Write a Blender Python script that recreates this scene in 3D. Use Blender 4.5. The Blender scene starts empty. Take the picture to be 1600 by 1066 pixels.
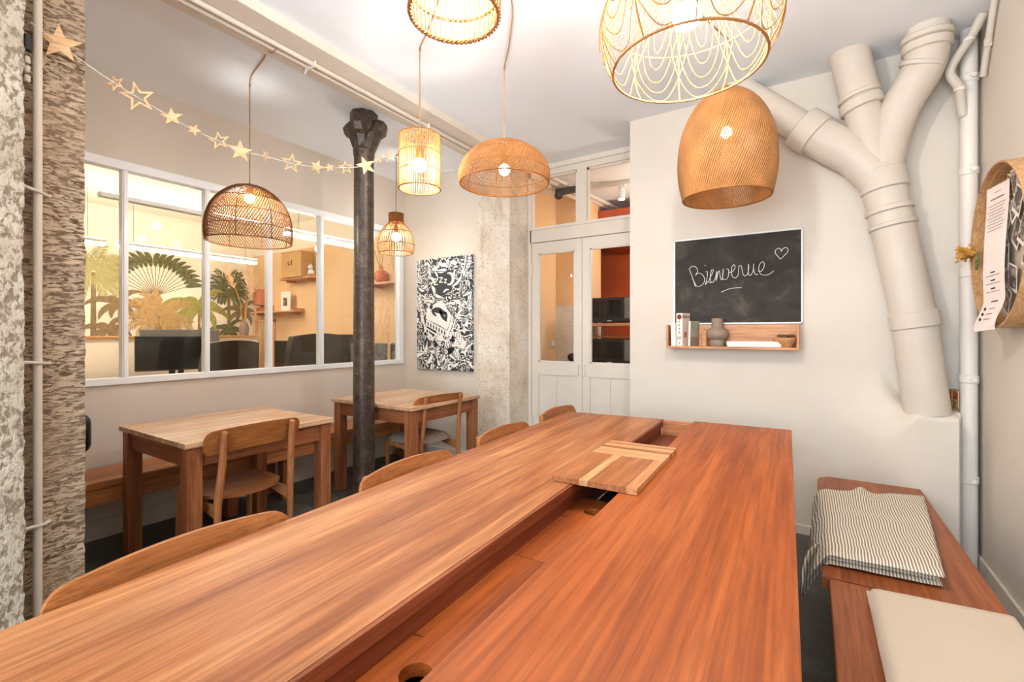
import bpy, bmesh, math, random
from mathutils import Vector, Matrix, noise
random.seed(7)
R = math.radians
PI = math.pi
scene = bpy.context.scene
COL = scene.collection

# ------------------------------------------------------------------ camera
cam = bpy.data.cameras.new('camera')
cam.sensor_width = 36.0
cam.lens = 36.0 * 728 / 1600
cam.shift_y = -13 / 1600
cam.clip_start = 0.02
camo = bpy.data.objects.new('camera', cam)
COL.objects.link(camo)
camo.location = (0, 0, 1.29)
camo.rotation_euler = (R(90), 0, R(32.6))
scene.camera = camo

# ------------------------------------------------------------------ world, assumed daylight, exposure
w = bpy.data.worlds.new('world')
scene.world = w
w.use_nodes = True
w.node_tree.nodes['Background'].inputs[0].default_value = (0.80, 0.90, 1.0, 1)
w.node_tree.nodes['Background'].inputs[1].default_value = 1.0
scene.view_settings.view_transform = 'Standard'
scene.view_settings.look = 'None'
scene.view_settings.gamma = 1.0
scene.view_settings.use_curve_mapping = False
scene.view_settings.exposure = 0.24

def area(name, loc, rot, sx, sy, power, col):
    l = bpy.data.lights.new(name, 'AREA')
    l.shape = 'RECTANGLE'; l.size = sx; l.size_y = sy; l.energy = power; l.color = col
    o = bpy.data.objects.new(name, l); COL.objects.link(o)
    o.location = loc; o.rotation_euler = rot
    return o
# added area light for daylight through an assumed, unseen shop window behind the camera
area('assumed_window_daylight', (-1.05, -2.62, 1.65), (R(90), 0, 0), 3.3, 2.3, 190, (0.76, 0.88, 1.0))

BULB = 430.0      # pendant bulbs
TUBE = 36.0       # office tube lamps

# ------------------------------------------------------------------ materials
def lin(h):
    h = h.lstrip('#')
    v = [int(h[i:i + 2], 16) / 255 for i in (0, 2, 4)]
    return tuple([(c / 12.92 if c <= 0.04045 else ((c + 0.055) / 1.055) ** 2.4) for c in v] + [1])

class NT:
    def __init__(s, name):
        s.m = bpy.data.materials.new(name); s.m.use_nodes = True
        s.t = s.m.node_tree; s.b = s.t.nodes['Principled BSDF']
    def n(s, typ, **kw):
        n = s.t.nodes.new(typ)
        for k, v in kw.items():
            if k.startswith('_'): setattr(n, k[1:], v)
            else: n.inputs[k].default_value = v
        return n
    def l(s, a, b): s.t.links.new(a, b)
    def ramp(s, src, stops, interp='LINEAR'):
        r = s.n('ShaderNodeValToRGB'); r.color_ramp.interpolation = interp
        e = r.color_ramp.elements
        while len(e) < len(stops): e.new(0.5)
        for el, (p, c) in zip(e, stops):
            el.position = p; el.color = c if not isinstance(c, str) else lin(c)
        s.l(src, r.inputs[0]); return r.outputs[0]
    def coords(s, scale=(1, 1, 1), rot=(0, 0, 0), rnd=False):
        tc = s.n('ShaderNodeTexCoord'); mp = s.n('ShaderNodeMapping')
        mp.inputs['Scale'].default_value = scale; mp.inputs['Rotation'].default_value = rot
        src = tc.outputs['Object']
        if rnd:
            oi = s.n('ShaderNodeObjectInfo'); mu = s.n('ShaderNodeVectorMath', _operation='MULTIPLY_ADD')
            s.l(oi.outputs['Random'], mu.inputs[0]); mu.inputs[1].default_value = (7, 11, 5)
            s.l(src, mu.inputs[2]); src = mu.outputs[0]
        s.l(src, mp.inputs[0]); return mp.outputs[0]
    def noise(s, vec, scale, detail=4, rough=.55, dist=0):
        n = s.n('ShaderNodeTexNoise', Scale=scale, Detail=detail, Roughness=rough, Distortion=dist)
        s.l(vec, n.inputs['Vector']); return n.outputs['Fac']
    def mix(s, f, a, b, typ='MIX'):
        m = s.n('ShaderNodeMix', _data_type='RGBA', _blend_type=typ)
        for i, v in ((0, f), (6, a), (7, b)):
            if isinstance(v, (int, float)): m.inputs[i].default_value = v
            elif isinstance(v, (tuple, str)): m.inputs[i].default_value = lin(v) if isinstance(v, str) else v
            else: s.l(v, m.inputs[i])
        return m.outputs[2]
    def bump(s, h, strength=.2, dist=.01):
        b = s.n('ShaderNodeBump', Strength=strength, Distance=dist)
        s.l(h, b.inputs['Height']); s.l(b.outputs[0], s.b.inputs['Normal'])
    def col(s, c, rough=.5, metal=0, spec=.5):
        if isinstance(c, str): s.b.inputs['Base Color'].default_value = lin(c)
        elif isinstance(c, tuple): s.b.inputs['Base Color'].default_value = c
        else: s.l(c, s.b.inputs['Base Color'])
        s.b.inputs['Roughness'].default_value = rough; s.b.inputs['Metallic'].default_value = metal
        s.b.inputs['Specular IOR Level'].default_value = spec
        return s.m

def plain(name, c, rough=.5, metal=0, var=0.0, spec=.5):
    t = NT(name)
    if var:
        f = t.noise(t.coords(rnd=True), 9, 3)
        h = lin(c)
        lo = tuple([x * (1 - var) for x in h[:3]] + [1]); hi = tuple([min(1, x * (1 + var)) for x in h[:3]] + [1])
        return t.col(t.ramp(f, [(.3, lo), (.7, hi)]), rough, metal, spec)
    return t.col(c, rough, metal, spec)

def paint(name, a, b, rough=.75, bs=.12, scale=1.3):
    t = NT(name); v = t.coords()
    f = t.noise(v, scale, 5, .6)
    c = t.ramp(f, [(.3, a), (.7, b)])
    g = t.noise(v, 60, 4, .6); h = t.noise(v, 4, 3)
    mx = t.mix(.4, g, h)
    t.bump(mx, bs, .006)
    return t.col(c, rough, 0, .3)

def wood(name, d, m, l, axis='y', rough=.38, s=1.0, contrast=1.0):
    t = NT(name)
    st = {'x': (.35, 5, 5), 'y': (5, .35, 5), 'z': (5, 5, .35)}[axis]
    v = t.coords(tuple(x * s for x in st), rnd=True)
    big = t.noise(v, 1.6, 3, .5, .6)
    fi = {'x': (2, 60, 60), 'y': (60, 2, 60), 'z': (60, 60, 2)}[axis]
    v2 = t.coords(tuple(x * s for x in fi), rnd=True)
    fine = t.noise(v2, 2.2, 4, .65)
    me = t.noise(t.coords(tuple(x * s * 3.2 for x in st), rnd=True), 1.5, 4, .6, .4)
    k = .12 / contrast
    c = t.ramp(big, [(.5 - k - .08, d), (.5, m), (.5 + k + .05, l)])
    c2 = t.ramp(me, [(.36, d), (.52, m), (.66, l)])
    c = t.mix(.5, c, c2)
    dark = t.ramp(fine, [(.36, (.58, .52, .46, 1)), (.60, (1.08, 1.08, 1.08, 1))])
    c = t.mix(.75, c, dark, 'MULTIPLY')
    t.bump(fine, .12, .002)
    return t.col(c, rough, 0, .3)

M = {}
M['wall'] = paint('cream_wall_paint', '#d7ccbd', '#ded4c7')
M['wall_left'] = paint('beige_wall_paint', '#d2c7b9', '#d8cdc1')
M['ceiling'] = paint('white_ceiling_paint', '#eff4fa', '#f3f7fc', .8, .2, 2.2)
M['beam'] = paint('cream_beam_paint', '#d8cdbf', '#e0d7ca', .7, .2, 3)
M['white'] = plain('white_gloss_paint', '#eef0f2', .35)
M['doorpaint'] = plain('cream_gloss_paint', '#e0d5c6', .45, var=.02)
M['pipe'] = paint('cream_pipe_paint', '#cec3b4', '#d5cabc', .5, .25, 4)
M['pipewhite'] = plain('white_pipe_paint', '#e8e0d6', .45, var=.02)
M['peach'] = paint('peach_wall_paint', '#ecc596', '#efcca0', .8)
M['officeceil'] = paint('warm_white_paint', '#efe6d4', '#f2ead9', .8)
M['orange'] = paint('rust_orange_paint', '#b2481a', '#bd5121', .7)
M['wood_table_l'] = wood('mahogany_left_leaf', '#85492a', '#ac6b3f', '#cd9160', 'y', .42, .8)  # table-top sheen is put into this lighter tone
M['wood_table_r'] = wood('mahogany_right_leaf', '#8a4219', '#a85522', '#bd6a34', 'y', .45, .55)
M['wood_dark'] = wood('mahogany_dark_rail', '#6e3620', '#86452a', '#985537', 'y', .45)  # dark reddish-brown mahogany for rails, aprons and far trough board
M['wood_tablex'] = wood('mahogany_cross', '#9a5a36', '#c08050', '#d79a68', 'x', .4)
M['wood_small'] = wood('small_table_top', '#b58760', '#d2a781', '#e4c6a4', 'y', .22)  # ceiling reflection on the tops is put into this pale colour
M['wood_smallx'] = wood('small_table_rail', '#7a4628', '#965a38', '#ac6e48', 'x', .4)
M['wood_smally'] = wood('small_table_side_rail', '#7a4628', '#965a38', '#ac6e48', 'y', .4)
M['wood_leg'] = wood('small_table_leg', '#7c4729', '#985c3a', '#ad704a', 'z', .4)
M['ply'] = wood('plywood_back', '#935629', '#a56635', '#b47543', 'y', .42, 1.3, .8)
M['plyseat'] = wood('plywood_seat', '#8b522e', '#9d623a', '#ad7247', 'y', .42, 1.3, .8)
M['dowel'] = wood('oak_dowel', '#9a5e36', '#ab6e43', '#bb8156', 'z', .45)
M['bench'] = wood('bench_board', '#824626', '#96532e', '#a86238', 'y', .4, .7)
M['bench_l'] = wood('wall_bench_board', '#97592f', '#b67343', '#cf925e', 'y', .38, .8)
M['oak_l'] = wood('pale_oak', '#bd8152', '#d29a68', '#e0ae7e', 'y', .45)
M['oak_m'] = wood('mid_oak', '#94582f', '#a9693c', '#bb7b4a', 'y', .45)
M['oak_x'] = wood('pale_oak_cross', '#bd8152', '#d29a68', '#e0ae7e', 'x', .45)
M['oak_mx'] = wood('mid_oak_cross', '#94582f', '#a9693c', '#bb7b4a', 'x', .45)
M['shelf'] = wood('shelf_oak', '#c58a5c', '#d39b6d', '#dfab80', 'x', .45)
M['starwood'] = wood('star_plywood', '#dfae7a', '#ebbf8d', '#f2cda0', 'y', .6, 1, .6)
M['rattan'] = plain('brown_rattan', '#96602c', .6, var=.25, spec=.25)
M['rattan_dark'] = plain('dark_rattan', '#74481d', .6, var=.25, spec=.25)
M['rattan_l'] = plain('honey_rattan', '#ad7847', .65, var=.2, spec=.2)
M['rattan_p'] = plain('pale_rattan', '#c0935c', .65, var=.2, spec=.2)
M['cord'] = plain('braided_cord', '#b18a63', .8, var=.15)
M['brass'] = plain('brass', '#b58a45', .3, 1)
M['black'] = plain('black_plastic', '#161515', .35)
M['blackgloss'] = plain('black_glass', '#0c0b0a', .08)
M['leather'] = plain('dark_brown_leather', '#3a2d22', .32, var=.25)
M['greyplastic'] = plain('grey_plastic', '#77736c', .45)
M['steel'] = plain('steel', '#8b8a88', .3, 1)
M['paper'] = plain('white_paper', '#efe7dd', .8)
M['strip'] = plain('pale_pink_paper', '#ecdcd2', .8)
M['ink'] = plain('brown_ink', '#94786a', .8)
M['inkblack'] = plain('black_ink', '#26211e', .7)
M['linen'] = None
M['felt'] = None
M['clay'] = plain('taupe_clay', '#8f7a69', .55, var=.06)
M['terracotta'] = plain('terracotta', '#b5673f', .6, var=.1)
M['cardboard'] = plain('cardboard', '#c49a62', .8, var=.05)
M['bamboo'] = wood('bamboo_hoop', '#bd8f5e', '#cfa271', '#dab183', 'z', .5, 1, .5)
M['green'] = plain('leaf_green', '#5d6b32', .6, var=.3)
M['gold'] = plain('dried_flower', '#c99338', .8, var=.3)
M['chalk'] = plain('chalk', '#f2efe8', .9)
M['tray'] = plain('off_white_enamel', '#d9d6d0', .4)
M['switch'] = plain('white_switch', '#ece6da', .4)
M['red'] = plain('dark_red', '#7d2a20', .5)
M['nut'] = plain('nut_brown', '#6b4a2c', .6, var=.3)
M['sage'] = plain('sage_cover', '#8d9078', .6, var=.35)
M['rosecover'] = plain('rose_cover', '#d9c2b4', .6, var=.08)
M['desk'] = wood('desk_oak', '#b98247', '#cf9a5c', '#dcae72', 'y', .45)

def m_floor():
    t = NT('dark_concrete'); v = t.coords()
    f = t.noise(v, 2.2, 6, .65); g = t.noise(v, 35, 5, .7)
    c = t.ramp(f, [(.3, '#35332d'), (.5, '#4b4941'), (.72, '#6d6c66')])
    c = t.mix(.5, c, t.ramp(g, [(.35, (.45, .44, .4, 1)), (.65, (1.1, 1.1, 1.1, 1))]), 'MULTIPLY')
    t.bump(g, .2, .004)
    return t.col(c, .42)
M['floor'] = m_floor()

def m_stone_dark():
    t = NT('chiselled_stone')
    v = t.coords((24, 20, 64), (R(14), R(14), 0))
    a = t.noise(v, 1.5, 4, .6, .8)
    v2 = t.coords((1, 1, 1)); b = t.noise(v2, 3.2, 4, .6)
    g = t.noise(v2, 90, 3, .6)
    base = t.ramp(b, [(.3, '#b59a7f'), (.7, '#d2bda4')])
    mk = t.ramp(a, [(.42, (1, 1, 1, 1)), (.52, (0, 0, 0, 1))])
    mk2 = t.ramp(b, [(.25, (.35, .35, .35, 1)), (.6, (1, 1, 1, 1))])
    f = t.mix(1.0, mk, mk2, 'MULTIPLY')
    c = t.mix(f, base, '#6b523d')
    inv = t.mix(.3, t.ramp(a, [(.38, (0, 0, 0, 1)), (.56, (1, 1, 1, 1))]), g)
    t.bump(inv, .7, .012)
    return t.col(c, .9, 0, .2)
M['stone_dark'] = m_stone_dark()

def m_stone_light():
    t = NT('rough_limestone'); v = t.coords()
    vs = t.coords((1, 1, .62))
    a = t.noise(vs, 58, 4, .65, .3); b = t.noise(v, 5, 4, .6)
    base = t.ramp(b, [(.35, '#b5a58f'), (.65, '#cdbfab')])
    mk = t.ramp(a, [(.42, (1, 1, 1, 1)), (.52, (0, 0, 0, 1))])
    c = t.mix(mk, base, '#8a7a66')
    t.bump(a, .8, .015)
    return t.col(c, .9, 0, .2)
M['stone_light'] = m_stone_light()

def m_stone_far():
    t = NT('speckled_limestone'); v = t.coords()
    a = t.noise(v, 62, 4, .7, .2); b = t.noise(v, 3, 5, .65); n3 = t.noise(t.coords((1, 1, .25)), 5, 4, .6)
    base = t.ramp(b, [(.3, '#d3c1aa'), (.5, '#e3d6c4'), (.7, '#ece5da')])
    base = t.mix(t.ramp(n3, [(.58, (0, 0, 0, 1)), (.72, (.7, .7, .7, 1))]), base, '#a99886')
    mk = t.ramp(a, [(.33, (1, 1, 1, 1)), (.42, (0, 0, 0, 1))])
    c = t.mix(mk, base, '#86725d')
    t.bump(a, .6, .008)
    return t.col(c, .9, 0, .2)
M['stone_far'] = m_stone_far()

def m_iron():
    t = NT('worn_cast_iron'); v = t.coords()
    a = t.noise(v, 14, 5, .7); b = t.noise(v, 70, 3, .6)
    c = t.ramp(a, [(.3, '#35291f'), (.55, '#4e4136'), (.75, '#6f6256')])
    c = t.mix(t.ramp(b, [(.62, (0, 0, 0, 1)), (.70, (.6, .6, .6, 1))]), c, '#a3978a')
    t.bump(a, .3, .004)
    return t.col(c, .42, .3)
M['iron'] = m_iron()

def m_linen():
    t = NT('oat_linen')
    w1 = t.n('ShaderNodeTexWave', Scale=150.0, Distortion=1.5); w1.bands_direction = 'X'
    w2 = t.n('ShaderNodeTexWave', Scale=150.0, Distortion=1.5); w2.bands_direction = 'Y'
    v = t.coords(); t.l(v, w1.inputs[0]); t.l(v, w2.inputs[0])
    f = t.mix(.5, w1.outputs['Fac'], w2.outputs['Fac'])
    c = t.ramp(f, [(.2, '#bfae98'), (.8, '#d5c5b1')])
    t.bump(f, .3, .002)
    return t.col(c, .95, 0, .1)
M['linen'] = m_linen()

def m_towel():
    t = NT('ticking_stripe')
    v = t.coords()
    nz = t.n('ShaderNodeTexNoise', Scale=7.0, Detail=2.0); t.l(v, nz.inputs['Vector'])
    ad = t.n('ShaderNodeVectorMath', _operation='MULTIPLY_ADD'); t.l(nz.outputs['Color'], ad.inputs[0])
    ad.inputs[1].default_value = (.02, 0, 0); t.l(v, ad.inputs[2])
    w1 = t.n('ShaderNodeTexWave', Scale=33.0); w1.bands_direction = 'X'; t.l(ad.outputs[0], w1.inputs[0])
    c = t.ramp(w1.outputs['Fac'], [(.35, '#8a7d6b'), (.6, '#e4d9c8')])
    t.bump(t.noise(v, 300, 2), .2, .002)
    return t.col(c, .95, 0, .1)
M['towel'] = m_towel()

def m_felt():
    t = NT('grey_brown_fabric'); v = t.coords()
    c = t.ramp(t.noise(v, 40, 4, .7), [(.3, '#75655a'), (.7, '#99897c')])
    t.bump(t.noise(v, 250, 2), .3, .002)
    return t.col(c, .95, 0, .1)
M['felt'] = m_felt()

def m_board():
    t = NT('slate_board'); v = t.coords((1, 1, 1.6), (0, R(20), 0))
    a = t.noise(v, 3.0, 6, .7, .6); b = t.noise(t.coords((3, 1, 12), (0, R(30), 0)), 3, 5, .7, 1.0)
    c = t.ramp(a, [(.35, '#2b2722'), (.55, '#3c3730'), (.72, '#5e574c')])
    c = t.mix(t.ramp(b, [(.66, (0, 0, 0, 1)), (.82, (.45, .45, .45, 1))]), c, '#8f887c')
    return t.col(c, .7, 0, .3)
M['slate'] = m_board()

def m_print():
    t = NT('lino_print'); v = t.coords()
    a = t.n('ShaderNodeTexNoise', Scale=6.5, Detail=1.5, Distortion=2.6); t.l(v, a.inputs['Vector'])
    w1 = t.n('ShaderNodeMath', _operation='MULTIPLY'); t.l(a.outputs['Fac'], w1.inputs[0]); w1.inputs[1].default_value = 36.0
    w2 = t.n('ShaderNodeMath', _operation='SINE'); t.l(w1.outputs[0], w2.inputs[0])
    f1 = t.ramp(w2.outputs[0], [(.50, (0, 0, 0, 1)), (.56, (1, 1, 1, 1))])
    c = t.mix(f1, '#3a3d3f', '#f1efea')
    return t.col(c, .6, 0, .3)
M['print'] = m_print()
M['printdark'] = plain('print_charcoal', '#3a3d3f', .6, spec=.3)
M['printwhite'] = plain('print_white', '#f1efea', .6, spec=.3)

def m_photo():
    t = NT('monochrome_photo'); v = t.coords(rnd=True)
    a = t.noise(v, 32, 4, .6, 1.0)
    c = t.ramp(a, [(.40, '#241d18'), (.52, '#5d5047'), (.66, '#d6c9ba')])
    return t.col(c, .35)
M['photo'] = m_photo()

def m_frond(name, a, b):
    t = NT(name); c = t.ramp(t.noise(t.coords((1, 4, 4)), 6, 4, .6), [(.3, a), (.7, b)])
    return t.col(c, .9, 0, .1)
M['fr_olive'] = m_frond('print_olive', '#85843f', '#b0a662')
M['fr_yellow'] = m_frond('print_yellow', '#a39c5c', '#c9be88')
M['fr_dark'] = m_frond('print_dark_green', '#55543a', '#84825e')
M['fr_gold'] = m_frond('print_gold', '#ad8650', '#cfad7a')
M['fr_brown'] = m_frond('print_brown', '#7a6448', '#9c8460')
M['mural'] = plain('mural_ground', '#f7ecd8', .85)

def m_glass(name, tint=(1, 1, 1, 1), refl=1.0):
    t = NT(name); nt = t.t
    out = nt.nodes['Material Output']
    tr = t.n('ShaderNodeBsdfTransparent'); tr.inputs[0].default_value = tint
    gl = t.n('ShaderNodeBsdfGlossy'); gl.inputs['Roughness'].default_value = 0.0
    fr = t.n('ShaderNodeFresnel', IOR=1.45)
    mu = t.n('ShaderNodeMath', _operation='MULTIPLY'); mu.inputs[1].default_value = refl
    t.l(fr.outputs[0], mu.inputs[0])
    mx = t.n('ShaderNodeMixShader'); t.l(mu.outputs[0], mx.inputs[0]); t.l(tr.outputs[0], mx.inputs[1]); t.l(gl.outputs[0], mx.inputs[2])
    t.l(mx.outputs[0], out.inputs[0]); nt.nodes.remove(t.b)
    return t.m
M['glass'] = m_glass('window_glass', (.98, .985, .98, 1), .6)

def m_emit(name, c, s):
    t = NT(name); nt = t.t
    e = t.n('ShaderNodeEmission'); e.inputs[0].default_value = c; e.inputs[1].default_value = s
    t.l(e.outputs[0], nt.nodes['Material Output'].inputs[0]); nt.nodes.remove(t.b)
    return t.m
WARM = (1.0, .97, .91, 1)
M['bulb'] = m_emit('lit_bulb', WARM, BULB)
M['bulb_dim'] = m_emit('dim_bulb', WARM, BULB * .18)
M['bulb_half'] = m_emit('half_bulb', WARM, BULB * 1.3)
M['bulb_mid'] = m_emit('mid_bulb', WARM, BULB * .5)
M['tube'] = m_emit('lit_tube', (1.0, .92, .78, 1), TUBE)
M['spot'] = m_emit('lit_spot', (1.0, .93, .85, 1), 400)

# ------------------------------------------------------------------ mesh builder
class MB:
    def __init__(s): s.bm = bmesh.new()
    def box(s, c, d, bev=0.0, rot=None, seg=2):
        r = bmesh.ops.create_cube(s.bm, size=1.0)
        vs = r['verts']
        for v in vs: v.co = Vector((v.co.x * d[0], v.co.y * d[1], v.co.z * d[2]))
        if bev:
            es = list({e for v in vs for e in v.link_edges})
            rr = bmesh.ops.bevel(s.bm, geom=es, offset=bev, segments=seg, affect='EDGES', profile=.5)
            vs = list({v for f in rr['faces'] for v in f.verts} | {v for v in vs if v.is_valid})
        m = Matrix.Translation(c)
        if rot is not None: m = m @ rot.to_4x4()
        for v in vs: v.co = m @ v.co
        return s
    def b2(s, a, b, bev=0.0):
        return s.box([(p + q) / 2 for p, q in zip(a, b)], [abs(q - p) for p, q in zip(a, b)], bev)
    def tube(s, pts, r, n=6, closed=False, caps=True):
        pts = [Vector(p) for p in pts]; k = len(pts)
        rr = r if isinstance(r, (list, tuple)) else [r] * k
        rings = []; up = None
        for i, p in enumerate(pts):
            if closed: tg = pts[(i + 1) % k] - pts[i - 1]
            else: tg = pts[min(i + 1, k - 1)] - pts[max(i - 1, 0)]
            if tg.length < 1e-9: tg = Vector((0, 0, 1))
            tg.normalize()
            if up is None:
                up = Vector((0, 0, 1)) if abs(tg.z) < .9 else Vector((1, 0, 0))
            up = up - tg * up.dot(tg)
            if up.length < 1e-6: up = tg.orthogonal()
            up.normalize(); sd = tg.cross(up)
            rings.append([s.bm.verts.new(p + (up * math.cos(2 * PI * j / n) + sd * math.sin(2 * PI * j / n)) * rr[i]) for j in range(n)])
        for i in range(k if closed else k - 1):
            a, b = rings[i], rings[(i + 1) % k]
            for j in range(n):
                s.bm.faces.new((a[j], a[(j + 1) % n], b[(j + 1) % n], b[j]))
        if caps and not closed:
            s.bm.faces.new(rings[0][::-1]); s.bm.faces.new(rings[-1])
        return s
    def lathe(s, prof, n=24, c=(0, 0, 0)):
        rings = []
        for r, z in prof:
            if r < 1e-6: rings.append([s.bm.verts.new((c[0], c[1], c[2] + z))])
            else: rings.append([s.bm.verts.new((c[0] + r * math.cos(2 * PI * j / n), c[1] + r * math.sin(2 * PI * j / n), c[2] + z)) for j in range(n)])
        for a, b in zip(rings, rings[1:]):
            for j in range(n):
                f = []
                for v in ((a[j] if len(a) > 1 else a[0]), (a[(j + 1) % n] if len(a) > 1 else a[0]),
                          (b[(j + 1) % n] if len(b) > 1 else b[0]), (b[j] if len(b) > 1 else b[0])):
                    if v not in f: f.append(v)
                if len(f) > 2: s.bm.faces.new(f)
        return s
    def prism(s, poly, o, u, v, h):
        """poly in (u,v) plane at origin o, thickness h along u x v"""
        o, u, v = Vector(o), Vector(u), Vector(v); nrm = u.cross(v).normalized() * h
        A = [s.bm.verts.new(o + u * a + v * b) for a, b in poly]
        B = [s.bm.verts.new(o + u * a + v * b + nrm) for a, b in poly]
        k = len(poly)
        s.bm.faces.new(A[::-1]); s.bm.faces.new(B)
        for i in range(k): s.bm.faces.new((A[i], A[(i + 1) % k], B[(i + 1) % k], B[i]))
        return s
    def sphere(s, c, r, u=16, v=10, sc=(1, 1, 1)):
        m = Matrix.Translation(c) @ Matrix.Diagonal((sc[0], sc[1], sc[2], 1))
        bmesh.ops.create_uvsphere(s.bm, u_segments=u, v_segments=v, radius=r, matrix=m); return s
    def grid(s, P):
        """P: rows of points -> quads"""
        V = [[s.bm.verts.new(p) for p in row] for row in P]
        for i in range(len(V) - 1):
            for j in range(len(V[0]) - 1):
                s.bm.faces.new((V[i][j], V[i][j + 1], V[i + 1][j + 1], V[i + 1][j]))
        return s
    def slab(s, P, Q):
        """closed slab between two equal grids of points"""
        V = [[s.bm.verts.new(p) for p in row] for row in P]; W = [[s.bm.verts.new(p) for p in row] for row in Q]
        a, b = len(V), len(V[0])
        for i in range(a - 1):
            for j in range(b - 1):
                s.bm.faces.new((V[i][j], V[i][j + 1], V[i + 1][j + 1], V[i + 1][j]))
                s.bm.faces.new((W[i][j], W[i + 1][j], W[i + 1][j + 1], W[i][j + 1]))
        for j in range(b - 1):
            s.bm.faces.new((V[0][j], W[0][j], W[0][j + 1], V[0][j + 1]))
            s.bm.faces.new((V[-1][j], V[-1][j + 1], W[-1][j + 1], W[-1][j]))
        for i in range(a - 1):
            s.bm.faces.new((V[i][0], V[i + 1][0], W[i + 1][0], W[i][0]))
            s.bm.faces.new((V[i][-1], W[i][-1], W[i + 1][-1], V[i + 1][-1]))
        return s
    def build(s, name, mat, parent=None, smooth=False, angle=40):
        bmesh.ops.recalc_face_normals(s.bm, faces=s.bm.faces)
        me = bpy.data.meshes.new(name); s.bm.to_mesh(me); s.bm.free()
        me.materials.append(M[mat] if isinstance(mat, str) else mat)
        if smooth:
            me.polygons.foreach_set('use_smooth', [True] * len(me.polygons))
            try: me.set_sharp_from_angle(angle=R(angle))
            except Exception: pass
        o = bpy.data.objects.new(name, me); COL.objects.link(o)
        if parent is not None: o.parent = parent
        return o

def tag(o, label=None, cat=None, group=None, kind=None):
    if label: o['label'] = label
    if cat: o['category'] = cat
    if group: o['group'] = group
    if kind: o['kind'] = kind
    return o
def thing(name, label, cat, loc=(0, 0, 0), rz=0, group=None):
    o = bpy.data.objects.new(name, None); COL.objects.link(o)
    o.location = loc; o.rotation_euler = (0, 0, rz); o.empty_display_size = .1
    return tag(o, label, cat, group)
def struct(o): o['kind'] = 'structure'; return o
def copy_tree(o, parent=None):
    c = o.copy(); COL.objects.link(c)
    if parent is not None: c.parent = parent
    for ch in [x for x in o.children]: copy_tree(ch, c)
    return c
def share(name, src, parent, loc=(0, 0, 0), rz=0):
    o = bpy.data.objects.new(name, src.data); COL.objects.link(o); o.parent = parent
    o.location = loc; o.rotation_euler = (0, 0, rz); return o

H = 2.92       # ceiling height
XL = -3.75     # office window wall
YP = 3.69      # wall with the print
YD = 4.00      # door wall
YC = 3.52      # chalkboard wall
XR = 0.775     # right wall
XO = -7.60     # mural wall of the office
YO = 4.10      # peach wall of the office

# ------------------------------------------------------------------ room shell
struct(MB().b2((-8.0, -2.7, -.1), (3.2, 7.2, 0)).build('floor', 'floor'))
struct(MB().b2((XL - .12, -2.7, H), (3.2, 7.2, H + .1)).build('ceiling', 'ceiling'))
struct(MB().b2((XR, -2.6, 0), (XR + .15, YC + .15, H)).build('wall_right', 'wall'))
# chalkboard wall with its end that juts out beside the door
m = MB(); m.b2((-1.17, YC, 0), (XR + .15, YD + .25, H)); struct(m.build('wall_back', 'wall'))
# plaster ledge under the soil pipe
def sstep(x): x = max(0, min(1, x)); return x * x * (3 - 2 * x)
P = []
for x in [.0 + .0137 * i for i in range(48)] + [.650, .654, .657, .670, .682, .684]:
    row = []; wd = .045 + .45 * sstep((.50 - x) / .18)
    for j in range(101):
        z = 1.5 * j / 100
        zt = .835 - .22 * sstep((.50 - x) / .18) + .010 * noise.noise(Vector((x * 9, 1, 4)))
        dd = .225 * sstep((x - .04 - .12 * max(0, 1 - z)) / .42) * (1 - sstep((z - zt) / wd))
        if x > .683: dd = -.004
        elif x > .6545: dd = min(dd, .115)
        row.append((x, YC + .002 - dd - .004 * noise.noise(Vector((x * 6, z * 6, 2))) * min(1, max(0, dd) / .05), z))
    P.append(row)
m = MB(); m.grid(P)
struct(m.build('wall_ledge', 'wall', smooth=True, angle=80))
# left wall around the office window
m = MB()
m.b2((XL - .12, .30, 0), (XL, YP + .5, .957)); m.b2((XL - .12, .30, 2.40), (XL, YP + .5, H))
m.b2((XL - .12, 3.652, .957), (XL, YP + .5, 2.40)); m.b2((XL - .12, .30, .957), (XL, .45, 2.40))
struct(m.build('wall_left', 'wall_left'))
# print wall
struct(MB().b2((XL, YP, 0), (-2.6, YP + .3, H)).build('wall_print', 'wall'))
# assumed rear shop front, its window opening added for daylight, unseen behind the camera
m = MB(); m.b2((-2.70, -2.6, 0), (XR, -2.45, .5)); m.b2((-2.70, -2.6, 2.8), (XR, -2.45, H))
m.b2((-2.70, -2.6, .5), (-2.5, -2.45, 2.8)); m.b2((.6, -2.6, .5), (XR, -2.45, 2.8))
for x in (-1.6, -.5): m.b2((x - .03, -2.56, .5), (x + .03, -2.5, 2.8))
struct(m.build('wall_rear', 'wall'))

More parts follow.
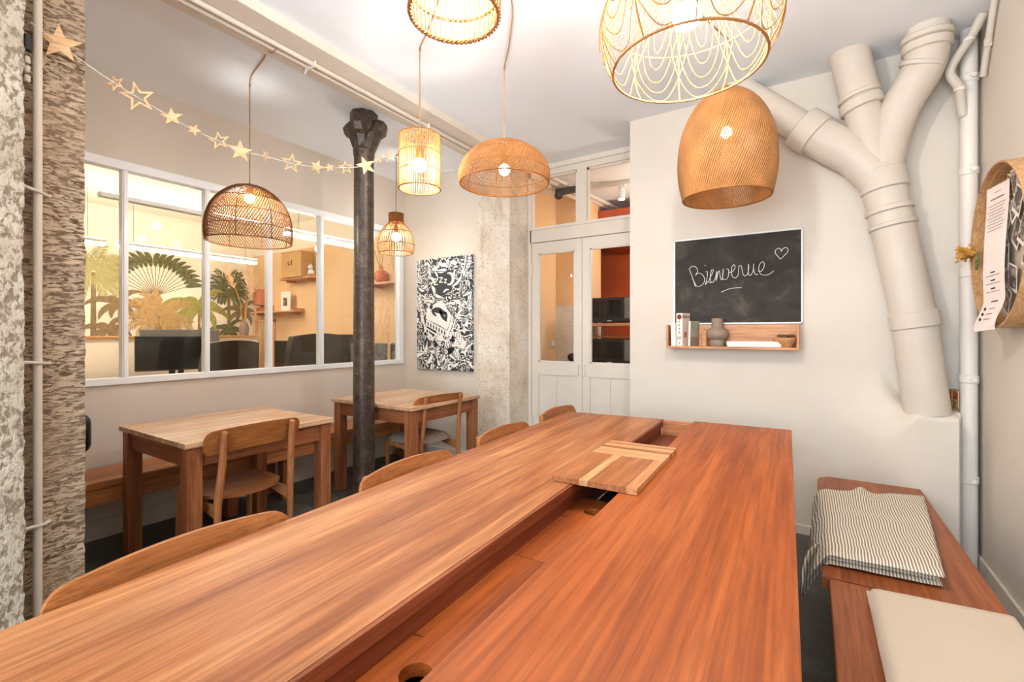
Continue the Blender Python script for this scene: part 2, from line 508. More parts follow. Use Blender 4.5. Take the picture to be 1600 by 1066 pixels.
def rough_face(m, o, u, v, nu, nv, nrm, amp, sc, seed=0):
    """displaced stone face"""
    o, u, v, nrm = Vector(o), Vector(u), Vector(v), Vector(nrm)
    P = []
    for i in range(nu + 1):
        row = []
        for j in range(nv + 1):
            p = o + u * (i / nu) + v * (j / nv)
            e = 1.0
            q = p * sc + Vector((seed, seed, seed))
            dd = noise.noise(q) * amp + noise.noise(q * 3.1) * amp * .5
            # shared edges must meet: displace along a common diagonal
            row.append(p + nrm * dd * e)
        P.append(row)
    m.grid(P)
def stone_block(name, x0, x1, y0, y1, z0, z1, mat, amp, sc, dz=.02):
    m = MB(); nx = max(2, int((x1 - x0) / dz)); ny = max(2, int((y1 - y0) / dz)); nz = int((z1 - z0) / dz)
    cx, cy = (x0 + x1) / 2, (y0 + y1) / 2
    ring = [(x0 + (x1 - x0) * i / nx, y0) for i in range(nx)] + [(x1, y0 + (y1 - y0) * i / ny) for i in range(ny)] + \
           [(x1 - (x1 - x0) * i / nx, y1) for i in range(nx)] + [(x0, y1 - (y1 - y0) * i / ny) for i in range(ny)]
    rows = []
    for k in range(nz + 1):
        z = z0 + (z1 - z0) * k / nz; row = []
        for x, y in ring:
            p = Vector((x, y, z)); q = p * sc
            dd = noise.noise(q) * amp + noise.noise(q * 2.7 + Vector((9, 3, 1))) * amp * .6
            dirv = Vector((x - cx, y - cy, 0)); dirv = dirv.normalized()
            row.append(p + dirv * dd)
        row.append(row[0]); rows.append(row)
    m.grid(rows)
    bmesh.ops.remove_doubles(m.bm, verts=m.bm.verts, dist=1e-5)
    return struct(m.build(name, mat, smooth=True, angle=60))

# stone pier at the left edge, the stone wall beside it, and the far pier by the door
stone_block('wall_pier_left', -2.75, -2.30, .36, .612, 0, H, 'stone_dark', .006, 12, .012)
stone_block('wall_stone_left', -2.70, -2.20, -2.45, .43, 0, H, 'stone_light', .007, 22, .014)
struct(MB().b2((XL, .30, 0), (-2.68, .40, H)).build('wall_front_left', 'wall_left'))
stone_block('wall_pier_door', -2.735, -2.365, 3.655, YD, 0, H, 'stone_far', .006, 14)
# ceiling beam
m = MB(); m.b2((-2.60, -2.45, H - .052), (-2.29, YP, H + .02), .004)
struct(m.build('trim_beam', 'beam'))
# boards below the wall bench
pb = struct(MB().b2((XL, .5, 0), (XL + .008, YP, .12)).build('baseboard_left', 'doorpaint'))
for i, z in enumerate((.125, .245)):
    MB().b2((XL, .5, z), (XL + .014, YP, z + .112), .003).build('plank', 'doorpaint', pb)
struct(MB().b2((XL, YP - .015, 0), (-2.74, YP, .1), .003).build('baseboard_print', 'doorpaint'))
struct(MB().b2((XR - .014, -2.4, 0), (XR, YC, .09), .003).build('baseboard_right', 'wall'))
struct(MB().b2((-1.17, YC - .012, 0), (.30, YC, .06), .003).build('baseboard_back', 'doorpaint'))

# ------------------------------------------------------------------ office window
win = struct(MB().b2((XL - .06, .45, .957), (XL + .018, 3.652, 1.0), .003).build('window_1', 'white'))
MB().b2((XL - .06, .45, 2.345), (XL + .018, 3.652, 2.40), .003).build('top_rail', 'white', win)
mull = [(.69, .725), (1.178, 1.212), (1.668, 1.702), (2.142, 2.18), (2.62, 2.662), (3.585, 3.652)]
for a, b in mull:
    MB().b2((XL - .05, a, 1.0), (XL + .008, b, 2.345), .003).build('mullion', 'white', win)
    MB().b2((XL + .008, a + .008, 1.0), (XL + .014, b - .008, 2.345), .002).build('glazing_bead', 'white', win)
edges = [.45] + [x for ab in mull for x in ab]
for i in range(0, len(edges) - 1, 2):
    MB().b2((XL - .024, edges[i], 1.0), (XL - .018, edges[i + 1], 2.345)).build('pane', 'glass', win)

# ------------------------------------------------------------------ glazed double door with transom
XD0, XDM, XD1 = -2.345, -1.79, -1.235
m = MB()
m.b2((-2.365, YD, 0), (XD0 + .012, YD + .08, H)); m.b2((XD1 - .01, YD, 0), (-1.17, YD + .08, H))
m.b2((-2.365, YD, H - .10), (-1.17, YD + .08, H)); m.b2((XD0, YD, 2.18), (XD1, YD + .08, 2.31))
m.b2((XDM - .05, YD + .002, 2.31), (XDM + .05, YD + .078, H - .1))
m.b2((-2.365, YD - .02, H - .045), (-1.17, YD, H)); m.b2((XD0, YD - .012, 2.30), (XD1, YD, 2.325))
fr = struct(m.build('trim_door', 'doorpaint'))
for a, b in ((XD0 + .012, XDM - .05), (XDM + .05, XD1 - .01)):
    MB().b2((a, YD + .035, 2.31), (b, YD + .04, H - .1)).build('transom_pane', 'glass', fr)
    m = MB()
    for q in ((a, 2.31, a + .018, H - .1), (b - .018, 2.31, b, H - .1), (a, 2.31, b, 2.328), (a, H - .118, b, H - .1)):
        m.b2((q[0], YD + .02, q[1]), (q[2], YD + .05, q[3]))
    m.build('transom_bead', 'doorpaint', fr)
def door(name, x0, x1, hs):
    m = MB(); y0, y1 = YD + .012, YD + .052; s = .075
    m.b2((x0, y0, .01), (x0 + s, y1, 2.175)); m.b2((x1 - s, y0, .01), (x1, y1, 2.175))
    m.b2((x0 + s, y0, 2.07), (x1 - s, y1, 2.175)); m.b2((x0 + s, y0, .88), (x1 - s, y1, 1.005)); m.b2((x0 + s, y0, .01), (x1 - s, y1, .16))
    d = struct(m.build(name, 'doorpaint'))
    w = (x1 - x0 - 2 * s) / 2
    for i in range(2):
        MB().b2((x0 + s + i * w, y0 + .012, .16), (x0 + s + (i + 1) * w - .002, y1 - .012, .88), .002).build('panel_board', 'doorpaint', d)
    MB().b2((x0 + s, y0 + .018, 1.005), (x1 - s, y0 + .023, 2.07)).build('pane', 'glass', d)
    m = MB()
    for q in ((x0 + s, 1.005, x0 + s + .012, 2.07), (x1 - s - .012, 1.005, x1 - s, 2.07), (x0 + s, 1.005, x1 - s, 1.017), (x0 + s, 2.058, x1 - s, 2.07)):
        m.b2((q[0], y0 + .006, q[1]), (q[2], y0 + .03, q[3]))
    m.build('glazing_bead', 'doorpaint', d)
    hx = x1 - .03 if hs > 0 else x0 + .03
    m = MB(); m.tube([(hx, y0, .99), (hx, y0 - .03, .985), (hx, y0 - .03, .90), (hx, y0, .895)], .006, 8)
    m.box((hx, y0 - .002, .94), (.022, .005, .13), .002)
    m.build('handle', 'pipewhite', d)
    hx = x0 + .004 if hs > 0 else x1 - .004
    for z in (.35, 1.85):
        MB().tube([(hx, y0 - .008, z), (hx, y0 - .008, z + .11)], .008, 8).build('hinge', 'doorpaint', d)
door('door_1', XD0 + .015, XDM - .002, 1)
door('door_2', XDM + .002, XD1 - .012, -1)

# ------------------------------------------------------------------ kitchen behind the door
struct(MB().b2((-2.75, YD + .08, 0), (-2.6, 5.06, H)).build('wall_kitchen_left', 'peach'))
struct(MB().b2((-3.4, 6.2, 0), (.6, 6.35, H)).build('wall_kitchen_back', 'orange'))
struct(MB().b2((.45, YD + .08, 0), (.6, 6.2, H)).build('wall_kitchen_right', 'wall'))
struct(MB().b2((-3.55, 5.0, 0), (-3.4, 6.35, H)).build('wall_kitchen_side', 'wall'))
struct(MB().b2((-2.75, 5.06, 1.62), (-2.20, 5.5, H)).build('wall_kitchen_nib', 'peach'))
stone_block('wall_kitchen_stone', -2.75, -2.19, 5.05, 5.5, 0, 1.62, 'stone_far', .006, 14, .03)
struct(MB().b2((-2.19, 5.4, 2.36), (.45, 6.2, 2.78)).build('trim_kitchen_soffit', 'orange'))
tag(MB().box((-2.592, 4.96, 1.16), (.012, .075, .075), .004).build('light_switch', 'switch'), 'white square light switch on the peach wall seen through the left door pane', 'switch')
sw = bpy.data.objects['light_switch']; MB().box((-2.584, 4.96, 1.16), (.006, .04, .05), .002).build('rocker', 'white', sw)
tag(MB().sphere((-2.36, 5.0, 1.0), .055, 16, 10, (1, .8, .9)).build('dark_pot', 'black', smooth=True), 'small dark round pot at the foot of the left door pane', 'pot')
# ledge carrying the pot
struct(MB().b2((-2.6, 4.9, .92), (-2.2, 5.05, .955)).build('trim_kitchen_ledge', 'doorpaint'))
# shelf rack with two microwave ovens
rk = thing('shelf_rack', 'pale shelf rack holding two black microwaves behind the right door pane', 'shelf', (-1.72, 4.92, 0))
for z in (.935, 1.395):
    MB().b2((-.40, -.02, z - .03), (.62, .42, z), .003).build('shelf_board', 'oak_x', rk)
MB().b2((-.40, .02, 1.24), (.10, .42, 1.255), .003).build('shelf_board', 'oak_mx', rk)
for x in (-.39, .61):
    for y in (0, .4): MB().b2((x - .012, y - .012, 0), (x + .012, y + .012, 1.42), .002).build('post', 'steel', rk)
def microwave(z, label):
    t = thing('microwave_oven', label, 'microwave', (-1.84, 4.92, z), 0, 'microwaves on the shelf rack')
    MB().b2((-.25, .0, .012), (.26, .36, .285), .008).build('body', 'black', t)
    MB().b2((-.245, -.012, .05), (.14, .0, .278), .004).build('door', 'black', t)
    MB().b2((-.215, -.016, .075), (.11, -.012, .255), .002).build('window', 'blackgloss', t)
    p = MB().b2((.145, -.012, .05), (.255, .0, .278), .004).build('control_panel', 'greyplastic', t)
    for i in range(6):
        MB().b2((.165, -.016, .075 + i * .026), (.235, -.012, .09 + i * .026), .001).build('button', 'steel', p)
    MB().b2((-.05, -.014, .022), (.0, -.002, .03)).build('badge', 'white', t)
    for x in (-.2, .2):
        for y in (.05, .3): MB().b2((x - .015, y - .015, 0), (x + .015, y + .015, .013)).build('foot', 'black', t)
microwave(1.395, 'upper black microwave oven on the rack seen through the right door pane')
microwave(.935, 'lower black microwave oven on the rack seen through the right door pane')
# track lighting and duct work seen through the transom
tr = thing('track_light', 'grey ceiling track with one lit spotlight seen through the transom', 'track light', (-1.72, 4.85, H))
MB().b2((-.72, -.018, -.04), (1.2, .018, 0), .003).build('track', 'pipewhite', tr)
MB().b2((-.02, -.02, -.07), (.06, .02, -.04), .003).build('adapter', 'white', tr)
MB().tube([(.02, 0, -.07), (.02, 0, -.10), (.02, -.01, -.20)], [.012, .032, .034], 16).build('spot_head', 'white', tr, smooth=True)
MB().lathe([(0, 0), (.029, 0), (.029, -.004), (0, -.004)], 16, (.02, -.011, -.199)).build('lens', 'spot', tr)
t = thing('kitchen_fill_globe', 'unseen white globe added to brighten the kitchen behind the chalkboard wall', 'lamp', (-.9, 5.1, 2.3))  # added out of view to brighten the kitchen
MB().sphere((0, 0, 0), .09, 20, 12).build('globe', m_emit('fill_globe_glow', (1.0, .88, .7, 1), 110), t, smooth=True)
MB().tube([(0, 0, .085), (0, 0, .62)], .004, 6).build('cord', 'black', t)
dk = thing('ceiling_conduit', 'bundle of grey ceiling pipes with a dark clamp seen through the left transom', 'pipes', (-2.3, 4.3, H - .1))
for i, (dx, r) in enumerate(((0, .035), (.09, .028), (.17, .022))):
    MB().tube([(-.1 + dx, -.15, .06), (.0 + dx, .8, .055), (.12 + dx, 1.85, .05)], r, 10).build('conduit', 'pipewhite', dk, smooth=True)
MB().box((.08, .25, .0), (.24, .05, .07), .01).build('clamp', 'iron', dk)
MB().sphere((.02, .2, -.05), .05, 10, 8, (1, .8, .9)).build('valve', 'iron', dk, smooth=True)

# ------------------------------------------------------------------ office behind the window
struct(MB().b2((XO - .1, -.6, 0), (XO, YO + .1, H)).build('wall_office_mural', 'officeceil'))
struct(MB().b2((XO, YO, 0), (XL - .12, YO + .1, 2.52)).build('wall_office_peach', 'peach'))
struct(MB().b2((XO, YO, 2.52), (XL - .12, YO + .1, H)).build('wall_office_upper', 'officeceil'))
struct(MB().b2((XO - .1, -.7, 0), (XL - .12, -.6, H)).build('wall_office_rear', 'officeceil'))
struct(MB().b2((XL - .12, -.7, 0), (XL, .30, H)).build('wall_office_side', 'officeceil'))
struct(MB().b2((XO - .1, -.7, H), (XL - .12, YO + .1, H + .1)).build('ceiling_office', 'officeceil'))
pt = struct(MB().b2((-7.2, -.6, 0), (-7.1, 3.9, 1.225)).build('wall_partition', 'officeceil'))
MB().b2((-7.23, -.6, 1.225), (-7.07, 3.9, 1.25), .003).build('wood_cap', 'desk', pt)

# mural of palms: flat print on the wall, each plant its own piece
mur = thing('palm_mural', 'wallpaper mural of green and gold palm trees behind the office glass', 'mural', (XO + .002, 0, 0))
MB().b2((0, 1.2, 1.2), (.004, YO - .01, H - .05)).build('backing_paper', 'mural', mur)
rng = random.Random(3)
def frond_leaf(m, y, z, ang, ln, wd, droop=.35, n=7, x=.006):
    """one curved leaf as a flat tapered strip"""
    pts = []
    for i in range(n + 1):
        t = i / n
        a = ang - droop * t * t * (1 if math.cos(ang) > 0 else -1)
        pts.append((y + math.cos(a) * ln * t, z + math.sin(a) * ln * t - droop * .25 * ln * t * t))
    L, Rr = [], []
    for i, (py, pz) in enumerate(pts):
        q = pts[min(i + 1, n)]; p0 = pts[max(i - 1, 0)]
        dy, dz = q[0] - p0[0], q[1] - p0[1]; k = math.hypot(dy, dz) or 1
        ww = wd * math.sin(PI * min(.98, (.08 + .92 * i / n))) ** .7
        L.append((x, py - dz / k * ww, pz + dy / k * ww)); Rr.append((x, py + dz / k * ww, pz - dy / k * ww))
    m.grid([L, Rr])
def feather(m, y, z, ang, ln, droop, x=.006, n=16, bw=.10):
    """pinnate frond: rib plus many fine leaflets"""
    for i in range(1, n + 1):
        t = i / n; a = ang - droop * t * (1 if math.cos(ang) >= 0 else -1)
        py = y + math.cos(ang - droop * t * .5 * (1 if math.cos(ang) >= 0 else -1)) * ln * t
        pz = z + math.sin(ang - droop * t * .5 * (1 if math.cos(ang) >= 0 else -1)) * ln * t
        for s in (-1, 1):
            frond_leaf(m, py, pz, a + s * .75 + rng.uniform(-.15, .15), bw * (1.2 - .7 * t), .009, .1, 2, x + rng.uniform(0, .002))
def palm(y, z, r, mat, n, x, trunk_w, z0=1.2, bw=.1):
    p = MB(); p.grid([[(x - .002, y - trunk_w, z0), (x - .002, y - trunk_w * .8, z)], [(x - .002, y + trunk_w, z0), (x - .002, y + trunk_w * .8, z)]])
    o = p.build('palm_trunk', 'fr_brown', mur)
    m = MB()
    for i in range(n):
        a = -0.9 + (PI + 1.8) * i / (n - 1) + rng.uniform(-.1, .1)
        feather(m, y, z, a, r * rng.uniform(.8, 1.05), rng.uniform(.5, 1.0), x, 14, bw)
    m.build('palm_fronds', mat, mur)
palm(2.10, 2.05, .36, 'fr_yellow', 15, .010, .03, 1.2, .13)
palm(3.72, 1.98, .30, 'fr_dark', 15, .010, .025, 1.2, .11)
palm(2.80, 1.53, .40, 'fr_gold', 13, .018, .03, 1.2, .11)
# traveller's palm fan
m = MB(); m.grid([[(.008, 2.735, 1.2), (.008, 2.74, 1.85)], [(.008, 2.79, 1.2), (.008, 2.78, 1.85)]]); m.build('palm_trunk', 'fr_brown', mur)
m = MB(); m2 = MB()
for i in range(19):
    a = R(22) + R(136) * i / 18
    frond_leaf(m, 2.76 + math.cos(a) * .40, 1.80 + math.sin(a) * .40, a, .25, .036, .25, 5, .009)
    p0, p1 = (2.76, 1.80), (2.76 + math.cos(a) * .42, 1.80 + math.sin(a) * .42)
    nx, nz = -math.sin(a) * .004, math.cos(a) * .004
    m2.grid([[(.008, p0[0] + nx, p0[1] + nz), (.008, p1[0] + nx, p1[1] + nz)], [(.008, p0[0] - nx, p0[1] - nz), (.008, p1[0] - nx, p1[1] - nz)]])
m.build('fan_leaves', 'fr_dark', mur); m2.build('fan_stems', 'fr_brown', mur)
m = MB(); m.prism([(0, -.22), (.09, -.06), (.0, .12), (-.09, -.06)], (.007, 2.76, 1.80), (0, 1, 0), (0, 0, 1), .002); m.build('fan_heart', 'fr_gold', mur)
def banana(y, z, sc, mat, x=.014, z0=1.2):
    m = MB(); m.grid([[(x - .001, y - .022 * sc, z0), (x - .001, y - .014, z)], [(x - .001, y + .022 * sc, z0), (x - .001, y + .014, z)]]); m.build('banana_stem', 'fr_brown', mur)
    m = MB()
    for a, l in ((150, .62), (118, .3), (70, .55), (35, .34), (12, .52), (-25, .42), (190, .45), (215, .3), (-50, .25)):
        frond_leaf(m, y, z, R(a), l * sc, .062 * sc, .5, 8, x + rng.uniform(0, .003))
    m.build('banana_leaves', mat, mur)
banana(3.30, 1.66, .85, 'fr_olive'); banana(2.36, 1.66, .6, 'fr_brown'); banana(3.92, 1.62, .55, 'fr_brown')
banana(2.25, 1.33, .5, 'fr_brown'); banana(3.72, 1.33, .5, 'fr_dark'); banana(3.28, 1.26, .35, 'fr_dark')

# linear lamps in the office
def tube_lamp(x, y0, y1, label, low=True):
    t = thing('linear_lamp', label, 'lamp', (x, y0, 2.27), 0, 'linear office pendant lamps')
    L = y1 - y0
    MB().b2((-.035, 0, .0), (.035, L, .035), .004).build('housing', 'white', t)
    MB().b2((-.028, .01, .035), (.028, L - .01, .04)).build('upper_diffuser', 'tube', t)
    if low: MB().b2((-.034, .01, -.03), (.034, L - .01, 0)).build('lower_diffuser', 'tube', t)
    for y in (.15, L - .15): MB().tube([(0, y, .045), (0, y, H - 2.27)], .0025, 5).build('cable', 'steel', t)
tube_lamp(-4.3, 1.22, 2.42, 'white linear pendant lamp nearest the glass, at the office left', False)
tube_lamp(-4.3, 2.62, 3.62, 'lit linear pendant lamp near the office peach wall')
tube_lamp(-6.5, .5, 1.9, 'linear pendant lamp farthest left before the palm mural')
tube_lamp(-6.5, 2.0, 3.55, 'long lit linear pendant lamp hanging before the palm mural')

# office desks, screens, chairs
def desk(x0, x1, y0, y1, label):
    t = thing('desk', label, 'desk', (x0, y0, 0)); a, b = x1 - x0, y1 - y0
    MB().b2((0, 0, .722), (a, b, .75), .003).build('desk_top', 'desk', t)
    for x in (.05, a - .05):
        for y in (.05, b - .05): MB().b2((x - .025, y - .025, 0), (x + .025, y + .025, .722), .003).build('leg', 'steel', t)
desk(-6.95, -6.0, .6, 3.0, 'oak office desk under the large screens before the mural')
desk(-6.1, -3.95, 3.32, 4.02, 'oak office desk along the peach wall')
def monitor(x, y, rz, w_, h_, zb, label, back='black', screen='blackgloss'):
    t = thing('monitor', label, 'monitor', (x, y, .75), rz, 'office screens')
    MB().box((0, 0, zb + h_ / 2), (.03, w_, h_), .006).build('casing', back, t)
    MB().box((.0165, 0, zb + h_ / 2), (.003, w_ - .03, h_ - .03)).build('screen', screen, t)
    MB().b2((-.05, -.03, .01), (-.015, .03, zb + h_ * .5), .004).build('stand', 'black', t)
    MB().b2((-.14, -.13, 0), (.08, .13, .012), .004).build('base', 'black', t)
monitor(-6.30, 2.46, R(-12), .70, .40, .10, 'wide black monitor in front of the golden mural palm')
monitor(-6.62, 2.68, R(-14), .82, .46, .12, 'larger grey-backed monitor standing behind the wide black one', 'greyplastic', 'greyplastic')
monitor(-5.55, 3.45, R(-70), .42, .36, .08, 'black monitor turned edge-on beside the leaning frame')
monitor(-5.25, 3.72, R(-62), .50, .36, .08, 'grey-backed monitor behind the edge-on one', 'greyplastic', 'greyplastic')
monitor(-4.56, 3.55, R(-55), .55, .36, .16, 'dark monitor seen just left of the iron column', 'leather', 'leather')
monitor(-4.26, 3.62, R(-60), .42, .30, .12, 'grey monitor seen just right of the iron column', 'greyplastic', 'greyplastic')
def office_chair(x, y, rz, label, s=1.0):
    t = thing('office_chair', label, 'chair', (x, y, 0), rz, 'leather office chairs')
    t.scale = (s, s, s)
    P, Q = [], []
    for i in range(13):
        u = -1 + 2 * i / 12; rp, rq = [], []
        for j in range(9):
            v = j / 8; wd = .30 * (1 - .10 * v ** 3); z = .55 + .66 * v - (.03 * u * u if v > .9 else 0)
            bul = .035 * (1 - u * u) * math.sin(PI * v); crv = .06 * u * u
            rp.append((.22 - crv - bul + .10 * v, u * wd, z)); rq.append((.30 - crv + .10 * v, u * wd, z))
        P.append(rp); Q.append(rq)
    m = MB(); m.slab(P, Q); bmesh.ops.bevel(m.bm, geom=[e for e in m.bm.edges if e.is_boundary or (len(e.link_faces) == 2 and e.calc_face_angle() > .9)], offset=.02, segments=3, affect='EDGES')
    m.build('backrest', 'leather', t, smooth=True, angle=60)
    MB().box((-.02, 0, .47), (.5, .52, .11), .04, seg=3).build('seat', 'leather', t, smooth=True)
    MB().tube([(0, 0, .10), (0, 0, .42)], .03, 12).build('gas_lift', 'steel', t, smooth=True)
    for k in range(5):
        a = 2 * PI * k / 5
        MB().tube([(0, 0, .11), (math.cos(a) * .3, math.sin(a) * .3, .07)], [.028, .018], 8).build('foot', 'black', t)
        MB().sphere((math.cos(a) * .3, math.sin(a) * .3, .032), .032, 10, 8).build('caster', 'black', t, smooth=True)
    for sy in (-1, 1):
        MB().tube([(-.12, sy * .27, .47), (-.14, sy * .3, .62), (-.1, sy * .3, .68), (.16, sy * .3, .69), (.24, sy * .28, .62)], .02, 8).build('armrest', 'black', t, smooth=True)
    return t
office_chair(-5.42, 2.52, R(5), 'broad dark leather office chair left of the third window bar', 1.0)
office_chair(-4.62, 2.98, R(0), 'dark leather office chair just left of the iron column', 1.06)
t = thing('chair_stand_in', 'tall black box standing in for a dark office chair at the right end of the office glass', 'chair stand-in', (-4.04, 3.88, .75))  # plain black box built in place of a dark chair
MB().b2((-.08, -.08, 0), (.08, .08, .42), .02).build('stand_in_box', 'black', t); MB().lathe([(0, .0), (.05, 0), (.045, .006), (0, .004)], 16, (0, 0, 0)).build('stand_in_disc', 'greyplastic', t)
bpy.data.objects['stand_in_disc'].rotation_euler = (R(90), 0, 0); bpy.data.objects['stand_in_disc'].location = (0, -.081, .28)

# shelves and things on the peach wall
def wall_shelf(x0, x1, z, label, d=.18):
    t = thing('wall_shelf', label, 'shelf', (x0, YO, z))
    MB().b2((0, -d, -.025), (x1 - x0, 0, 0), .003).build('board', 'shelf', t)
    MB().b2((x1 - x0 - .02, -d, 0), (x1 - x0, 0, .03), .002).build('end_stop', 'shelf', t)
    for x in (.12, x1 - x0 - .12): MB().b2((x - .01, -d * .8, -.06), (x + .01, 0, -.025)).build('bracket', 'shelf', t)
wall_shelf(-7.35, -6.22, 1.615, 'long low oak shelf beside the mural on the peach wall')
wall_shelf(-6.56, -5.85, 2.08, 'oak shelf under the cardboard box on the peach wall')
wall_shelf(-4.70, -4.05, 1.91, 'oak shelf holding the amber vase, right of the iron column')
t = thing('table_lamp', 'terracotta drum table lamp on the low office shelf', 'lamp', (-7.17, YO - .10, 1.615))
MB().lathe([(0, 0), (.07, 0), (.08, .05), (.02, .07), (.02, .1), (0, .1)], 20).build('base', 'terracotta', t, smooth=True)
MB().lathe([(.11, .1), (.11, .34), (.105, .34), (.105, .1), (.11, .1)], 24).build('shade', 'terracotta', t, smooth=True)
t = thing('framed_photo', 'small framed picture leaning on the low office shelf', 'picture', (-6.52, YO - .10, 1.615))
MB().b2((-.11, -.01, 0), (.11, .01, .28), .003).build('frame', 'white', t); MB().b2((-.09, -.012, .02), (.09, -.0105, .26)).build('mount', 'paper', t)
MB().b2((-.05, -.014, .07), (.05, -.0125, .19)).build('image', 'photo', t)
t = thing('candle', 'small pale candle beside the framed picture', 'candle', (-6.88, YO - .10, 1.615))
MB().lathe([(0, 0), (.03, 0), (.03, .09), (0, .09)], 16).build('wax', 'oak_l', t, smooth=True); MB().tube([(0, 0, .09), (.004, 0, .105)], .002, 5).build('wick', 'black', t)
t = thing('cardboard_box', 'brown cardboard box with a small mark on the upper office shelf', 'box', (-6.22, YO - .11, 2.08))
MB().b2((-.24, -.10, 0), (.24, .09, .36), .004).build('carton', 'cardboard', t)
MB().b2((-.24, -.1025, .35), (.24, -.1, .36)).build('flap_edge', 'oak_m', t)
m = MB(); m.tube([(-.05 + .02 * math.cos(a), -.1025, .2 + .025 * math.sin(a)) for a in [R(50 + i * 28) for i in range(10)]], .004, 5)
m.tube([(.01, -.1025, .175), (.01, -.1025, .235), (.03, -.1025, .24)], .004, 5); m.tube([(-.005, -.1025, .215), (.025, -.1025, .215)], .004, 5); m.build('printed_mark', 'inkblack', t)
t = thing('figurine', 'small white figurine right of the cardboard box', 'figurine', (-5.93, YO - .09, 2.08))
m = MB(); m.sphere((0, 0, .055), .055, 14, 10, (1, .8, 1)); m.sphere((0, -.01, .13), .036, 12, 8); m.build('body', 'white', t, smooth=True)
for s in (-1, 1): MB().tube([(s * .018, -.01, .155), (s * .024, -.01, .185)], [.01, .003], 6).build('ear', 'white', t)
t = thing('amber_vase', 'round amber vase with dry twigs on the office shelf', 'vase', (-4.50, YO - .09, 1.91))
MB().lathe([(0, 0), (.05, 0), (.085, .05), (.09, .09), (.07, .14), (.03, .165), (.028, .20), (.024, .20), (.02, .16), (0, .15)], 24).build('body', 'terracotta', t, smooth=True)
for i, (dx, dz) in enumerate(((-.12, .36), (-.05, .40), (.05, .38))):
    MB().tube([(0, 0, .15), (dx * .5, 0, .28), (dx, 0, .2 + dz * .6)], .004, 5).build('twig', 'nut', t)
t = thing('trailing_plant', 'trailing green plant at the right end of the office shelf', 'plant', (-4.12, YO - .09, 1.91))
MB().lathe([(0, 0), (.045, 0), (.055, .09), (.045, .09), (0, .07)], 18).build('pot', 'white', t, smooth=True)
MB().tube([(0, 0, .08), (.03, -.06, .1), (.04, -.11, -.05), (.035, -.11, -.4)], .004, 5).build('stem', 'green', t)
for i in range(9):
    z = .12 - i * .06; m = MB(); m.sphere((.04 + .02 * (-1) ** i, -.12, z), .028, 8, 6, (1, .3, .8)); m.build('leaf', 'green', t, smooth=True)
t = thing('leaning_frame', 'bare wooden frame leaning against the peach wall behind the chairs', 'frame', (-6.9, YO - .2, .75))
for a, b in (((-.28, 0, 0), (-.24, .03, .74)), ((.20, 0, 0), (.24, .03, .74)), ((-.28, 0, .70), (.24, .03, .74)), ((-.28, 0, 0), (.24, .03, .04))):
    MB().b2(a, b, .004).build('bar', 'oak_l', t)
struct(MB().b2((-7.3, YO - .3, .70), (-6.3, YO, .75)).build('trim_office_counter', 'desk'))
t = thing('pampas_plume', 'tall orange pampas plumes before the right end of the mural', 'plant', (-7.15, 3.72, 1.25))
for i, (dy, h_) in enumerate(((-.22, 1.0), (.05, 1.06), (.12, .9))):
    MB().tube([(0, 0, 0), (.02, dy * .3, h_ * .5), (.03, dy * .8, h_ * .8)], .005, 5).build('stem', 'gold', t)
    m = MB()
    for k in range(60):
        u = rng.random(); bx = Vector((.03, dy * (.7 + .5 * u), h_ * (.68 + .3 * u)))
        m.tube([bx, bx + Vector((rng.uniform(-.05, .05), rng.uniform(-.07, .07) + dy * .1, rng.uniform(.02, .10)))], [.006, .002], 4)
    m.build('plume', 'peach', t)
MB().lathe([(0, -.0), (.06, 0), (.07, .12), (.04, .2), (.035, .2), (0, .05)], 18).build('vase', 'clay', t, smooth=True)

# ================================================================== MAIN ROOM
# ------------------------------------------------------------------ long communal table
TZ = .775; TR = R(2.0); TL = 3.15
tb = thing('communal_table', 'long mahogany communal table with an open central trough', 'table', (-.082, 2.876, 0), TR)
def tpt(x, y, z=TZ):
    return Vector((-.082 + x * math.cos(TR) - y * math.sin(TR), 2.876 + x * math.sin(TR) + y * math.cos(TR), z))
m = MB(); m.prism([(-.652, -.028), (-1.253, -.066), (-1.180, -TL), (-.652, -TL)], (0, 0, TZ - .04), (1, 0, 0), (0, 1, 0), .04)
bmesh.ops.bevel(m.bm, geom=m.bm.edges[:], offset=.003, segments=2, affect='EDGES'); m.build('left_leaf', 'wood_table_l', tb)
MB().b2((-.487, -TL, TZ - .04), (0, 0, TZ), .003).build('right_leaf', 'wood_table_r', tb)
MB().b2((-.6505, -.062, TZ - .05), (-.4885, -.022, TZ - .004), .002).build('end_block', 'wood_tablex', tb)
MB().b2((-.6505, -.085, TZ - .13), (-.4885, -.064, TZ - .012), .002).build('end_cheek', 'wood_tablex', tb)
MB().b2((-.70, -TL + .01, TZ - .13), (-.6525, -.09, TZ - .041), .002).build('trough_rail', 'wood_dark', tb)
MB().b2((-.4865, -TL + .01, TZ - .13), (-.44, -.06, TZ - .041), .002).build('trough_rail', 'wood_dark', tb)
MB().b2((-.6518, -TL + .01, TZ - .034), (-.6445, -.09, TZ - .001), .001).build('trough_lip', 'wood_dark', tb)
